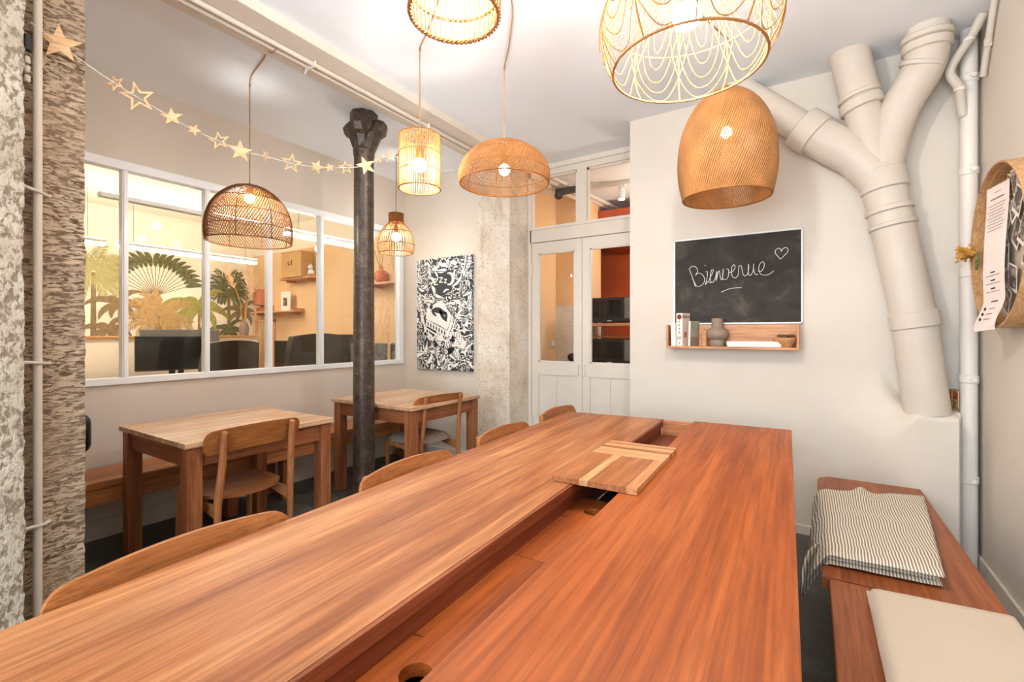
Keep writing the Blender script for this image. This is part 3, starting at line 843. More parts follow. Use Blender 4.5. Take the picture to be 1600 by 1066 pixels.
def holed_board(x0, x1, y0, y1, z0, z1, hole=None):
    m = MB()
    if not hole: m.b2((x0, y0, z0), (x1, y1, z1), .002); return m
    hx, hy, hr = hole; n = 24
    def ringpts(z):
        C = [(hx + hr * math.cos(2 * PI * i / n), hy + hr * math.sin(2 * PI * i / n), z) for i in range(n)]
        B = []
        for i in range(n):
            c, s_ = math.cos(2 * PI * i / n), math.sin(2 * PI * i / n)
            k = min(((x1 - hx) if c > 0 else (hx - x0)) / max(abs(c), 1e-6), (.085) / max(abs(s_), 1e-6))
            B.append((hx + c * k, hy + s_ * k, z))
        return C, B
    C0, B0 = ringpts(z0); C1, B1 = ringpts(z1)
    m.grid([C1 + [C1[0]], B1 + [B1[0]]]); m.grid([C0 + [C0[0]], B0 + [B0[0]]]); m.grid([C0 + [C0[0]], C1 + [C1[0]]]); m.grid([B0 + [B0[0]], B1 + [B1[0]]])
    m.b2((x0, y0, z0), (x1, hy - .085, z1)); m.b2((x0, hy + .085, z0), (x1, y1, z1))
    for sx in ((x0, hx), (hx, x1)): pass
    return m
BX0, BX1, BZ0, BZ1 = -.6525, -.4865, TZ - .105, TZ - .08
holed_board(BX0, BX1, -TL + .02, -1.80, BZ0, BZ1, (-.575, -2.265, .03)).build('trough_board', 'wood_table_r', tb)
holed_board(BX0, BX1, -1.797, -1.30, BZ0, BZ1, (-.575, -1.41, .03)).build('trough_board', 'wood_table_r', tb)
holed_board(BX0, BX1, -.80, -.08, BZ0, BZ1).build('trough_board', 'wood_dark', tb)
MB().b2((-.70, -TL + .01, TZ - .2), (-.44, -.06, TZ - .185)).build('trough_shade_sheet', 'black', tb)  # black sheet paints the darkness of the deeper gap under the lid
MB().b2((-.53, -1.27, TZ - .10), (-.4865, -1.20, TZ - .06), .003).build('peg', 'wood_tablex', tb)
for x in (-1.09, -.08):
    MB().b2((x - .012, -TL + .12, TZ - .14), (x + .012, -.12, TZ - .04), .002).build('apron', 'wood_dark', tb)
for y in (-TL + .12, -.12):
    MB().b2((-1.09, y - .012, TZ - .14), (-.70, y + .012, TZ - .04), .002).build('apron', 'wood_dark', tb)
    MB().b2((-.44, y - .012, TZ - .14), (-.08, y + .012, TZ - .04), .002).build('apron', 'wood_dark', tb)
for x in (-1.08, -.09):
    for y in (-TL + .13, -.13): MB().b2((x - .04, y - .04, 0), (x + .04, y + .04, TZ - .04), .004).build('leg', 'wood_leg', tb)

# striped wooden lid lying across the trough
c = tpt(-.571, -1.108)
ld = thing('trough_lid', 'striped two-tone wooden lid lying across the table trough', 'lid', (c.x, c.y, TZ), TR)
LW, LL = .29, .61; x = -LW / 2
for wd, mt in ((.092, 'oak_m'), (.034, 'oak_l'), (.126, 'oak_m'), (.038, 'oak_l')):
    MB().b2((x, -LL / 2, .001), (x + wd - .0006, .06, .022), .0015).build('strip', mt, ld); x += wd
y = .06
for wd, mt in ((.055, 'oak_x'), (.06, 'oak_x'), (.03, 'oak_mx'), (.05, 'oak_x'), (.018, 'oak_mx'), (.032, 'oak_x')):
    MB().b2((-LW / 2, y, .001), (LW / 2, y + wd - .0006, .022), .0015).build('strip', mt, ld); y += wd

# ------------------------------------------------------------------ chairs
def make_chair(label, seat_mat='plyseat', cushion=False):
    """sitter faces +x, origin on the floor under the seat centre"""
    t = thing('dining_chair', label, 'chair')
    P, Q = [], []; W_ = .255; z0, z1 = .685, .812
    for u in [-1, -.995, -.98, -.955, -.92, -.88, -.84] + [-.8 + .1 * i for i in range(17)] + [.84, .88, .92, .955, .98, .995, 1]:
        rp, rq = [], []
        e = max(0, (abs(u) - .84) / .16); sh = .042 * (1 - math.sqrt(max(0, 1 - e * e)))
        for j in range(7):
            v = j / 6; z = z0 - .014 * u * u + sh + (z1 - z0 - 2 * sh) * v
            x = -.235 - .035 * (z - z0) / .13 + .03 * u * u
            rp.append((x, u * W_, z)); rq.append((x - .012, u * W_, z))
        P.append(rp); Q.append(rq)
    m = MB(); m.slab(P, Q); m.build('backrest', 'ply', t, smooth=True, angle=50)
    P, Q = [], []
    th = .016 if not cushion else .05
    for i in range(17):
        u = -1 + 2 * i / 16; rp, rq = [], []
        for j in range(15):
            v = -1 + 2 * j / 14
            # squircle plan
            k = 1.0 / max(1e-6, (abs(u) ** 4 + abs(v) ** 4) ** .25) * max(abs(u), abs(v)) if (u or v) else 1
            x, y = v * .205 * k, u * .215 * k * (1 + .06 * v)
            r2 = (u * k) ** 2
            dz = .020 * r2 - .008 * (1 - v * v)
            if cushion:
                ed = max(abs(u), abs(v)); dz = .0; tp = .05 * math.sqrt(max(0, 1 - ed ** 4)) ; rp.append((x, y, .435 + tp)); rq.append((x, y, .432 - .006 * (1 - ed)))
            else: rp.append((x, y, .437 + dz)); rq.append((x, y, .437 + dz - th))
        P.append(rp); Q.append(rq)
    m = MB(); m.slab(P, Q); m.build('seat', 'felt' if cushion else seat_mat, t, smooth=True, angle=50)
    for s in (-1, 1):
        MB().tube([(-.235, s * .20, 0), (-.238, s * .195, .44), (-.262, s * .185, .62), (-.277, s * .182, .79), (-.279, s * .181, .797)], [.013, .0185, .018, .0165, .010], 12).build('leg', 'dowel', t, smooth=True)
        MB().tube([(.185, s * .195, 0), (.17, s * .19, .42)], [.013, .018], 12).build('leg', 'dowel', t, smooth=True)
        m = MB(); m.prism([(-.235, .345), (-.235, .405), (.05, .425), (.172, .425), (.172, .395), (-.02, .385)], (0, s * .19 - .009, 0), (1, 0, 0), (0, 0, 1), -.018)
        m.build('side_rail', 'dowel', t)
    MB().b2((.05, -.185, .375), (.072, .185, .42), .003).build('cross_rail', 'dowel', t)
    return t
def edge_x(y): return -1.181 - .0589 * (y - .2)
proto = make_chair('plywood dining chair nearest the camera at the communal table')
rows = [(.52, 'plywood dining chair nearest the camera at the communal table'), (1.28, 'second plywood dining chair from the camera at the communal table'),
        (1.98, 'third plywood dining chair at the communal table, before the far stone pier'), (2.66, 'plywood dining chair at the far corner of the communal table')]
for i, (y, lb) in enumerate(rows):
    o = proto if i == 0 else copy_tree(proto)
    o.location = (edge_x(y) - .045 + .265, y, 0); o.rotation_euler = (0, 0, R(3.4)); o.scale = (.975, 1.0, 1.0)
    tag(o, lb, 'chair', 'chairs along the communal table')
o = copy_tree(proto); o.scale = (1, 1, 1); o.location = (-2.745, 1.365, 0); o.rotation_euler = (0, 0, R(181))
tag(o, 'plywood dining chair with bare wooden seat at the nearer small square table', 'chair', 'chairs at the small tables')
o = make_chair('dining chair with grey-brown padded seat at the farther small square table', cushion=True)
o.location = (-2.68, 2.80, 0); o.rotation_euler = (0, 0, R(174)); o['group'] = 'chairs at the small tables'

# ------------------------------------------------------------------ small square tables
def small_table(x0, x1, y0, y1, label, rz=0):
    cx, cy = (x0 + x1) / 2, (y0 + y1) / 2; a, b = (x1 - x0) / 2, (y1 - y0) / 2
    t = thing('square_table', label, 'table', (cx, cy, 0), rz, 'small square tables')
    MB().b2((-a, -b, .722), (a, b, .75), .003).build('table_top', 'wood_small', t)
    g = .04
    for s in (-1, 1):
        MB().b2((-a + g, s * (b - g) - .011, .62), (a - g, s * (b - g) + .011, .722), .002).build('apron', 'wood_smallx', t)
        MB().b2((s * (a - g) - .011, -b + g, .62), (s * (a - g) + .011, b - g, .722), .002).build('apron', 'wood_smally', t)
        for q in (-1, 1):
            cx_, cy_ = s * (a - .05), q * (b - .05)
            MB().b2((cx_ - .036, cy_ - .036, 0), (cx_ + .036, cy_ + .036, .722), .003).build('leg', 'wood_leg', t)
small_table(-3.37, -2.545, 1.045, 1.885, 'nearer small square wooden table by the office window', R(0))
small_table(-3.31, -2.405, 2.425, 3.25, 'farther small square wooden table behind the iron column', R(0))

# ------------------------------------------------------------------ wall bench (left) and bench (right)
bn = thing('wall_bench', 'long wooden bench running under the office window', 'bench', (XL + .02, .3, 0))
MB().b2((0, 0, .405), (.362, 1.72, .45), .004).build('seat_board', 'bench_l', bn)
MB().b2((0, 1.723, .405), (.362, 3.30, .45), .004).build('seat_board', 'bench_l', bn)
MB().b2((.33, 0, .315), (.352, 3.3, .404), .003).build('front_rail', 'bench_l', bn)
for y in (.06, 1.40, 1.80, 3.22):
    MB().b2((.255, y - .035, 0), (.325, y + .035, .404), .003).build('leg', 'wood_leg', bn)
    MB().b2((.03, y - .035, 0), (.1, y + .035, .404), .003).build('leg', 'wood_leg', bn)
tb2 = thing('side_bench', 'reddish wooden bench beside the communal table along the right wall', 'bench', (.055, 0, 0))
MB().b2((0, -1.4, .41), (.452, 1.927, .45), .004).build('seat_board', 'bench', tb2)
pl = [(-.02, 1.93), (.448, 1.93), (.445, 3.285)] + [(.05 - .075 * math.sin(a) + .005, 3.285 - .115 + .115 * math.cos(a)) for a in [R(x) for x in range(0, 91, 10)]]
m = MB(); m.prism(pl, (0, 0, .41), (1, 0, 0), (0, 1, 0), .04); bmesh.ops.bevel(m.bm, geom=[e for e in m.bm.edges if abs(e.verts[0].co.z - e.verts[1].co.z) < 1e-4], offset=.003, segments=2, affect='EDGES'); m.build('seat_board', 'bench', tb2)
for y in (-1.2, .4, 1.75, 3.15):
    MB().b2((.06, y - .03, 0), (.37, y + .03, .409), .003).build('support_panel', 'bench', tb2)

# beige seat cushion
P, Q = [], []
for i in range(25):
    u = i / 24; rp, rq = [], []
    for j in range(33):
        v = j / 32; x = .15 + .345 * u; y = .98 + .87 * v + .03 * u
        e = min(min(u, 1 - u) / .07, min(v, 1 - v) / .03, 1); k = math.sqrt(max(0, 1 - (1 - e) ** 2))
        z = .4505 + .022 + .026 * k + .004 * noise.noise(Vector((x * 7, y * 7, 0)))
        rp.append((x, y, z)); rq.append((x, y, .4505 + .022 - .021 * k))
    P.append(rp); Q.append(rq)
m = MB(); m.slab(P, Q)
tag(m.build('seat_cushion', 'linen', smooth=True, angle=80), 'flat oat-coloured linen seat cushion on the side bench', 'cushion')

# folded striped cloth
tw = thing('folded_blanket', 'folded beige and cream striped blanket on the far end of the side bench', 'blanket', (.22, 2.45, .451))
for li in range(3):
    P, Q = [], []; off = [(0, 0), (-.008, .006), (.006, -.004)][li]; zb = .002 + li * .0165
    for i in range(41):
        u = i / 40; rp, rq = [], []
        for j in range(41):
            v = j / 40
            # quadrilateral plan, world corners minus origin
            xl = -.20 + .0 * v - (.045 * (1 - v) ** 2); xr = .145 + .095 * v
            x = xl + (xr - xl) * u + off[0]; yn = -.43 + .02 * u; yf = .36 + .17 * u
            y = yn + (yf - yn) * v + off[1]
            n_ = .006 * noise.noise(Vector((x * 9, y * 9, li * .3))) + .004 * noise.noise(Vector((x * 22, y * 16, li)))
            dr = max(0, (-.165 - x)) ; dz = -1.1 * dr * (1.25 - v) - 6 * dr * dr
            z = zb + max(-.001, n_ + .006) * (.35 + .65 * v if li == 2 else .5) + dz * (1 if True else 0)
            hump = .028 * math.exp(-((u - .42) / .06) ** 2 - ((v - 1.0) / .10) ** 2) if li == 2 else 0
            e = min(1, min(v, 1 - v) / .02, min(u, 1 - u) / .02); th = .0145 * (.35 + .65 * math.sqrt(max(0, 1 - (1 - e) ** 2)))
            rp.append((x, y, z + th + hump)); rq.append((x, y, z + (.0145 - th) * .5 + hump))
        P.append(rp); Q.append(rq)
    m = MB(); m.slab(P, Q); m.build('fold', 'towel', tw, smooth=True, angle=70)
# hanging corner
P, Q = [], []
for i in range(7):
    u = i / 6; rp, rq = [], []
    for j in range(12):
        v = j / 11; x = -.205 - .012 * math.sin(v * 3) - .02 * v + (.03 - .02 * v) * (u - .5); y = -.40 + .10 * u * (1 - .5 * v); z = .03 - .16 * v
        rp.append((x, y, z)); rq.append((x - .008, y, z - .002))
    P.append(rp); Q.append(rq)
m = MB(); m.slab(P, Q); m.build('hanging_corner', 'towel', tw, smooth=True, angle=70)

# black padded bag half hidden by the pier
t = thing('black_bag', 'black padded bag on the wall bench, half hidden behind the left pier', 'bag', (-3.47, .72, .45))
m = MB(); m.box((0, 0, .28), (.24, .42, .22), .05, seg=4); m.build('upper_pad', 'black', t, smooth=True, angle=80)
m = MB(); m.box((0, -.01, .085), (.26, .38, .17), .04, seg=4); m.build('lower_pad', 'black', t, smooth=True, angle=80)
MB().tube([(.05, -.08, .38), (.05, -.06, .43), (.05, .06, .43), (.05, .08, .38)], .009, 8).build('carry_loop', 'black', t, smooth=True)

# ------------------------------------------------------------------ cast-iron column
cl = thing('iron_column', 'worn dark cast-iron column with a broken leafy capital', 'column', (-2.80, 2.33, 0))
MB().lathe([(0, 0), (.13, 0), (.13, .03), (.105, .05), (.10, .09), (.083, .11), (.080, .3), (.073, 2.1), (.071, 2.62), (.078, 2.63), (.078, 2.65), (.07, 2.66), (.07, 2.80), (0, 2.80)], 32).build('shaft', 'iron', cl, smooth=True)
for k, (a, s1) in enumerate(((200, 1.0), (290, .85), (20, 1.15), (110, 1.0))):
    P = []; ca, sa = math.cos(R(a)), math.sin(R(a))
    m = MB()
    for rr, zz, wd, th in ((.05, 2.58, .050, .05), (.085, 2.66, .062, .055), (.115, 2.74, .070, .06), (.148, 2.76, .072, .065), (.165, 2.81, .060, .06), (.14, 2.845, .05, .05)):
        r_ = rr * s1; n = 8
        P.append([(ca * (r_ - th + th * math.cos(2 * PI * j / n)) - sa * wd * math.sin(2 * PI * j / n) + .006 * noise.noise(Vector((k * 5 + j, zz * 30, 1))),
                   sa * (r_ - th + th * math.cos(2 * PI * j / n)) + ca * wd * math.sin(2 * PI * j / n) + .006 * noise.noise(Vector((k * 5 + j, zz * 30, 7))),
                   zz + .012 * noise.noise(Vector((k * 3 + j * .7, zz * 9, 2)))) for j in range(n)] + [None])
        P[-1][-1] = P[-1][0]
    m.grid(P); bmesh.ops.remove_doubles(m.bm, verts=m.bm.verts, dist=1e-5); bmesh.ops.holes_fill(m.bm, edges=m.bm.edges)
    m.build('capital_leaf', 'iron', cl, smooth=True, angle=35)
MB().lathe([(0, 2.60), (.075, 2.60), (.08, 2.70), (.10, 2.80), (.10, H - .002), (0, H - .002)], 8).build('capital_core', 'iron', cl)

# ------------------------------------------------------------------ conduits on the beam and on the left pier
cd = thing('beam_conduits', 'pair of cream conduits clipped along the underside of the ceiling beam', 'pipes', (-2.44, 0, H - .052))
for dx, r in ((-.045, .013), (.005, .014)): MB().tube([(dx, -2.4, -r - .002), (dx, 3.64, -r - .002)], r, 10).build('conduit', 'beam', cd, smooth=True)
for y in (-.6, 1.66, 2.62, 3.3):
    MB().box((-.02, y, -.018), (.10, .012, .034), .004).build('clip', 'pipewhite', cd)
    MB().tube([(-.062, y, -.034), (-.075, y, -.05)], .004, 6).build('clip_tail', 'pipewhite', cd)
pc = thing('pier_conduits', 'cream conduits running up the left stone pier', 'pipes', (-2.27, .478, 0))
MB().tube([(0, 0, 0), (0, 0, H)], .0125, 12).build('thick_conduit', 'pipe', pc, smooth=True)
MB().tube([(.062, -.058, 0), (.062, -.058, H)], .006, 10).build('thin_conduit', 'pipe', pc, smooth=True)
for z in (.62, 1.185, 1.78): 
    m = MB(); m.tube([(.062, -.062, z + .006), (.03, -.03, z + .004), (.016, .0, z), (.0, .018, z - .003), (-.02, .035, z - .003)], .006, 8); m.build('clip', 'pipe', pc, smooth=True)
t = thing('junction_clip', 'small black and cream wire connectors in the groove of the left pier', 'connector', (-2.272, .452, 2.25))
MB().box((0, 0, .04), (.02, .018, .055), .004).build('black_connector', 'black', t)
for i in range(3): MB().box((0, 0, -.02 - i * .032), (.02, .016, .026), .006, seg=3).build('cream_connector', 'pipe', t)

# ------------------------------------------------------------------ soil pipe tree on the chalkboard wall
sp = thing('soil_pipe', 'big cream-painted cast-iron soil pipe branching into three at the ceiling', 'pipe', (0, 3.405, 0))
def bend(pts, n=6):
    """smooth polyline through points (Catmull-Rom)"""
    pts = [Vector(p) for p in pts]; out = []
    for i in range(len(pts) - 1):
        p0 = pts[max(i - 1, 0)]; p1 = pts[i]; p2 = pts[i + 1]; p3 = pts[min(i + 2, len(pts) - 1)]
        for k in range(n):
            t = k / n
            out.append(.5 * ((2 * p1) + (-p0 + p2) * t + (2 * p0 - 5 * p1 + 4 * p2 - p3) * t * t + (-p0 + 3 * p1 - 3 * p2 + p3) * t ** 3))
    return out + [pts[-1]]
MB().tube([(.545, 0, .84), (.49, 0, 1.37), (.368, 0, 2.06), (.335, 0, 2.24)], .103, 28).build('trunk', 'pipe', sp, smooth=True, angle=70)
MB().tube(bend([(.345, 0, 2.16), (.22, 0, 2.33), (.105, 0, 2.43), (-.02, 0, 2.545)]), [.105] * 7 + [.112] * 12, 28).build('left_branch', 'pipe', sp, smooth=True, angle=70)
MB().tube([(.0, 0, 2.52), (-.40, 0, 2.90), (-.46, 0, 2.96)], .088, 28).build('left_pipe', 'pipe', sp, smooth=True, angle=70)
MB().tube(bend([(.34, 0, 2.18), (.30, -.01, 2.36), (.265, -.02, 2.54), (.24, -.03, 2.68)]), .09, 28).build('middle_branch', 'pipe', sp, smooth=True, angle=70)
MB().tube([(.25, -.025, 2.64), (.19, -.045, 2.94)], .098, 28).build('middle_pipe', 'pipe', sp, smooth=True, angle=70)
MB().tube(bend([(.345, 0, 2.18), (.375, -.01, 2.38), (.43, -.03, 2.56), (.505, -.06, 2.70), (.53, -.085, 2.80), (.53, -.10, 2.93)]), .096, 28).build('right_branch', 'pipe', sp, smooth=True, angle=70)
def collar(p, d, r, h, name='collar'):
    p, d = Vector(p), Vector(d).normalized()
    m = MB(); m.tube([p - d * h / 2, p - d * (h / 2 - .006), p + d * (h / 2 - .006), p + d * h / 2], [r - .008, r, r, r - .008], 28)
    m.build(name, 'pipe', sp, smooth=True, angle=50)
td = (-.17, 0, 1)
for z, x, h in ((2.16, .352, .12), (1.99, .381, .035), (1.90, .397, .03), (1.36, .492, .09)): collar((x, 0, z), td, .114, h)
collar((-.005, 0, 2.53), (-.7, 0, .68), .123, .12)
collar((.252, -.025, 2.615), (-.25, -.05, 1), .108, .06); collar((.241, -.03, 2.665), (-.22, -.05, 1), .106, .03)
collar((.53, -.09, 2.83), (0, -.1, 1), .108, .05); collar((.53, -.093, 2.875), (0, -.1, 1), .112, .035); collar((.515, -.07, 2.745), (.3, -.25, 1), .103, .03)

# white water pipe in the corner
vp = thing('corner_pipe', 'slim white-painted water pipe standing in the right corner', 'pipe', (.722, 3.447, 0))
MB().tube([(0, 0, 0), (0, 0, H)], .036, 20).build('riser', 'pipewhite', vp, smooth=True)
for z in (.50, 1.04, 1.61, 2.16, 2.66):
    MB().tube([(0, 0, z - .022), (0, 0, z - .018), (0, 0, z + .018), (0, 0, z + .022)], [.037, .041, .041, .037], 20).build('clamp', 'pipewhite', vp, smooth=True)
    MB().tube([(.01, -.04, z), (.01, -.052, z)], .012, 10).build('clamp_screw', 'pipewhite', vp, smooth=True)
t = thing('elbow_pipe', 'bent cream pipe looping around the corner riser near the ceiling', 'pipe', (.70, 3.40, 0))
MB().tube(bend([(-.005, .03, 2.46), (-.02, 0, 2.55), (-.03, -.02, 2.60), (-.065, -.02, 2.68), (-.05, -.03, 2.74), (.0, -.06, 2.82), (.045, -.10, H)], 5), .022, 14).build('pipe_run', 'pipe', t, smooth=True)
for p in ((-.027, -.015, 2.59), (.0, -.06, 2.82)): MB().tube([(p[0], p[1], p[2] - .008), (p[0], p[1], p[2] + .008)], .026, 14).build('tie', 'pipewhite', t)
t = thing('upper_conduit', 'thin cream pipe rising along the right wall into the ceiling corner', 'pipe', (.755, 3.30, 2.70))
MB().tube(bend([(0, .05, -.08), (0, .0, .0), (0, -.08, .13), (0, -.14, .22)]), .014, 10).build('pipe_run', 'pipe', t, smooth=True)
MB().box((0, -.03, .05), (.03, .02, .04), .003).build('bracket', 'pipe', t)

# small wire basket on the ledge
t = thing('wire_basket', 'tiny copper wire basket with dark red contents on the plaster ledge', 'basket', (.652, 3.455, .872))
m = MB()
for z in (0, .05, .1):
    m.tube([(-.026, -.026, z + .003), (.026, -.026, z + .003), (.026, .026, z + .003), (-.026, .026, z + .003)], .0025, 5, closed=True)
for x in (-.026, 0, .026):
    for y in (-.026, .026): m.tube([(x, y, .003), (x, y, .103)], .0022, 5)
m.build('wire_frame', 'brass', t)
MB().sphere((-.002, 0, .030), .022, 12, 8).build('dark_jar', 'nut', t, smooth=True); MB().sphere((.006, .002, .075), .021, 12, 8, (1, .6, 1.2)).build('red_fruit', 'red', t, smooth=True)

# ------------------------------------------------------------------ chalkboard and its shelf
cb = thing('chalkboard', 'framed chalkboard reading Bienvenue with a heart', 'chalkboard', (-.4375, YC, 1.655))
MB().b2((-.392, -.016, -.30), (.392, -.0, .298)).build('slate', 'slate', cb)
for a, b in (((-.40, -.022, -.306), (-.39, 0, .306)), ((.39, -.022, -.306), (.40, 0, .306)), ((-.40, -.022, .296), (.40, 0, .306)), ((-.40, -.022, -.306), (.40, 0, -.296))):
    MB().b2(a, b, .002).build('frame_bar', 'white', cb)
STROKES = [[(-0.293, 0.093), (-0.278, 0.051), (-0.263, 0.006), (-0.246, -0.029), (-0.254, -0.029), (-0.263, 0.006)], [(-0.293, 0.093), (-0.281, 0.105), (-0.26, 0.109), (-0.243, 0.096), (-0.236, 0.076), (-0.242, 0.058), (-0.251, 0.043), (-0.237, 0.056), (-0.217, 0.056), (-0.199, 0.039), (-0.189, 0.014), (-0.193, -0.011), (-0.208, -0.028), (-0.232, -0.037), (-0.251, -0.027)], [(-0.191, 0.11), (-0.181, 0.111)], [(-0.181, 0.063), (-0.172, 0.066), (-0.171, 0.038), (-0.177, 0.001), (-0.184, -0.027), (-0.172, -0.009), (-0.161, -0.006), (-0.152, -0.016), (-0.143, -0.01)], [(-0.161, 0.0), (-0.152, 0.024), (-0.14, 0.048), (-0.132, 0.069), (-0.135, 0.077), (-0.143, 0.074), (-0.15, 0.049), (-0.152, 0.018), (-0.148, -0.007), (-0.138, -0.014), (-0.127, -0.002), (-0.119, 0.016), (-0.113, 0.046), (-0.109, 0.061), (-0.11, 0.034), (-0.113, -0.003), (-0.107, 0.027), (-0.099, 0.06), (-0.092, 0.063), (-0.089, 0.038), (-0.085, 0.01), (-0.076, 0.0)], [(-0.076, 0.0), (-0.071, 0.031), (-0.068, 0.076), (-0.071, 0.043), (-0.072, 0.013), (-0.061, 0.002), (-0.047, 0.005), (-0.036, 0.023), (-0.033, 0.047), (-0.035, 0.07), (-0.047, 0.075)], [(-0.035, 0.053), (-0.021, 0.049), (-0.007, 0.057), (0.005, 0.077), (0.005, 0.095), (-0.005, 0.099), (-0.014, 0.084), (-0.016, 0.051), (-0.011, 0.021), (0.005, 0.01), (0.019, 0.016), (0.027, 0.036), (0.028, 0.066), (0.03, 0.09)], [(0.03, 0.084), (0.039, 0.092), (0.046, 0.083), (0.051, 0.053), (0.057, 0.028), (0.067, 0.019), (0.078, 0.024), (0.087, 0.047), (0.09, 0.08), (0.089, 0.097), (0.087, 0.056), (0.091, 0.026), (0.101, 0.02)], [(0.101, 0.02), (0.114, 0.042), (0.119, 0.071), (0.119, 0.098), (0.12, 0.059), (0.126, 0.033), (0.136, 0.022), (0.146, 0.028)], [(0.144, 0.049), (0.161, 0.042), (0.174, 0.056), (0.183, 0.081), (0.179, 0.102), (0.169, 0.106), (0.156, 0.092), (0.15, 0.069), (0.153, 0.043), (0.163, 0.024), (0.188, 0.016), (0.21, 0.021), (0.228, 0.033), (0.236, 0.042)], [(-0.082, -0.085), (-0.053, -0.072), (-0.026, -0.063), (0.013, -0.059), (0.047, -0.059)], [(0.281, 0.165), (0.275, 0.18), (0.266, 0.187), (0.254, 0.183), (0.245, 0.168), (0.249, 0.151), (0.264, 0.131), (0.275, 0.116), (0.29, 0.13), (0.307, 0.148), (0.318, 0.165), (0.315, 0.182), (0.305, 0.187), (0.292, 0.184), (0.283, 0.173), (0.28, 0.163)]]
m = MB()
for i, s_ in enumerate(STROKES):
    tgt = m
    if i == 10: m.build('chalk_word', 'chalk', cb); m = MB()
    if i == 11: m.build('chalk_underline', 'chalk', cb); m = MB()
    m.tube(bend([(x, -.0165, z) for x, z in s_], 4), .0019, 5)
m.build('chalk_heart', 'chalk', cb)

sh = thing('wall_ledge_shelf', 'oak tray shelf under the chalkboard', 'shelf', (-.46, YC, 1.18))
MB().b2((-.405, -.125, 0), (.405, -.001, .016), .002).build('bottom_board', 'shelf', sh)
MB().b2((-.39, -.014, .016), (.39, -.001, .165), .002).build('back_board', 'shelf', sh)
for s in (-1, 1): MB().b2((s * .405, -.125, .016), (s * .39, -.001, .165), .002).build('end_board', 'shelf', sh)
SZ = 1.1965
def book(x, th, h, d, tilt, cover, label, spine='paper', rz=0):
    t = thing('book', label, 'book', (x, YC - .018, SZ), 0, 'books on the tray shelf')
    t.rotation_euler = (0, tilt, rz)
    MB().b2((-th / 2 + .002, -d + .002, .002), (th / 2 - .002, -.003, h - .002)).build('pages', 'paper', t)
    for s in (-1, 1): MB().b2((s * th / 2, -d, 0), (s * (th / 2 - .002), 0, h)).build('cover_board', cover if s > 0 else spine, t)
    MB().b2((-th / 2, -d - .002, 0), (th / 2, -d, h)).build('spine', spine, t)
    return t
book(-.815, .030, .165, .10, R(-2), 'paper', 'thin cream book at the left end of the tray shelf')
b = book(-.745, .050, .232, .085, R(0), 'rosecover', 'thick white book titled in black capitals on the tray shelf', rz=R(-24))
m = MB(); m.sphere((0, -.0875, .205), .019, 14, 8, (1, .06, 1)); m.build('spine_emblem', 'red', b)
for z, ww in ((.165, .004), (.14, .004), (.115, .004), (.09, .004)): MB().b2((-ww, -.0882, z), (ww, -.0875, z + .012)).build('spine_letter', 'greyplastic', b)
for z in (.048, .060): MB().b2((-.019, -.0882, z), (.019, -.0875, z + .005)).build('spine_line', 'greyplastic', b)
def text(body, size, mat, parent, mtx, name='lettering', depth=.0006):
    cu = bpy.data.curves.new('tmp_text', 'FONT'); cu.body = body; cu.size = size; cu.extrude = depth; cu.align_x = 'CENTER'; cu.align_y = 'CENTER'
    o = bpy.data.objects.new('tmp_text', cu); COL.objects.link(o)
    dg = bpy.context.evaluated_depsgraph_get(); me = bpy.data.meshes.new_from_object(o.evaluated_get(dg))
    bpy.data.objects.remove(o); bpy.data.curves.remove(cu)
    me.transform(mtx); me.materials.clear(); me.materials.append(M[mat])
    r = bpy.data.objects.new(name, me); COL.objects.link(r); r.parent = parent; return r
FX = Matrix.Rotation(R(90), 4, 'Z') @ Matrix.Rotation(R(90), 4, 'X')      # text on a +x facing surface, reading along +y
FY = Matrix.Rotation(R(90), 4, 'X')                                        # text on a -y facing surface
text('7', .022, 'inkblack', b, Matrix.Translation((0, -.0878, .018)) @ FY)
text('CHALEE', .026, 'inkblack', b, Matrix.Translation((.0255, -.044, .205)) @ FX)
MB().b2((.0252, -.07, .06), (.0256, -.04, .10)).build('cover_picture', 'terracotta', b)
b = book(-.672, .016, .175, .085, R(2), 'sage', 'slim white book with a sage green cover beside the title book', rz=R(-30))
MB().b2((.0082, -.084, .002), (.009, -.004, .065)).build('cover_band', 'clay', b)
t = thing('wooden_cylinder', 'small pale wooden cylinder beside the taupe vase', 'cylinder', (-.617, YC - .085, SZ))
MB().lathe([(0, 0), (.019, 0), (.0195, .003), (.0195, .112), (.017, .115), (0, .115)], 20).build('cylinder_body', 'oak_l', t, smooth=True)
MB().tube([(0, 0, .114), (.002, 0, .120)], .003, 6).build('tip', 'nut', t)
t = thing('clay_vase', 'bulbous taupe clay vase with a straight neck on the tray shelf', 'vase', (-.535, YC - .072, SZ))
MB().lathe([(0, 0), (.048, 0), (.050, .003), (.051, .042), (.050, .046), (.066, .056), (.073, .075), (.073, .092), (.064, .112), (.045, .126), (.037, .132), (.036, .19), (.034, .192), (.032, .19), (.032, .14), (0, .12)], 36).build('vase_body', 'clay', t, smooth=True, angle=50)
t = thing('white_tray', 'white rectangular tray lying on the tray shelf', 'tray', (-.31, YC - .068, SZ))
m = MB(); m.prism([(-.155, .0), (.155, 0), (.165, .035), (.16, .037), (.15, .005), (-.15, .005), (-.16, .037), (-.165, .035)], (0, .045, 0), (1, 0, 0), (0, 0, 1), .09); m.build('tray_body', 'tray', t)
for s in (-1, 1): MB().box((0, s * .046, .018), (.31, .004, .036), .001).build('tray_side', 'tray', t)
t = thing('nut_bowl', 'terracotta wooden bowl of nuts at the right end of the tray shelf', 'bowl', (-.135, YC - .070, SZ))
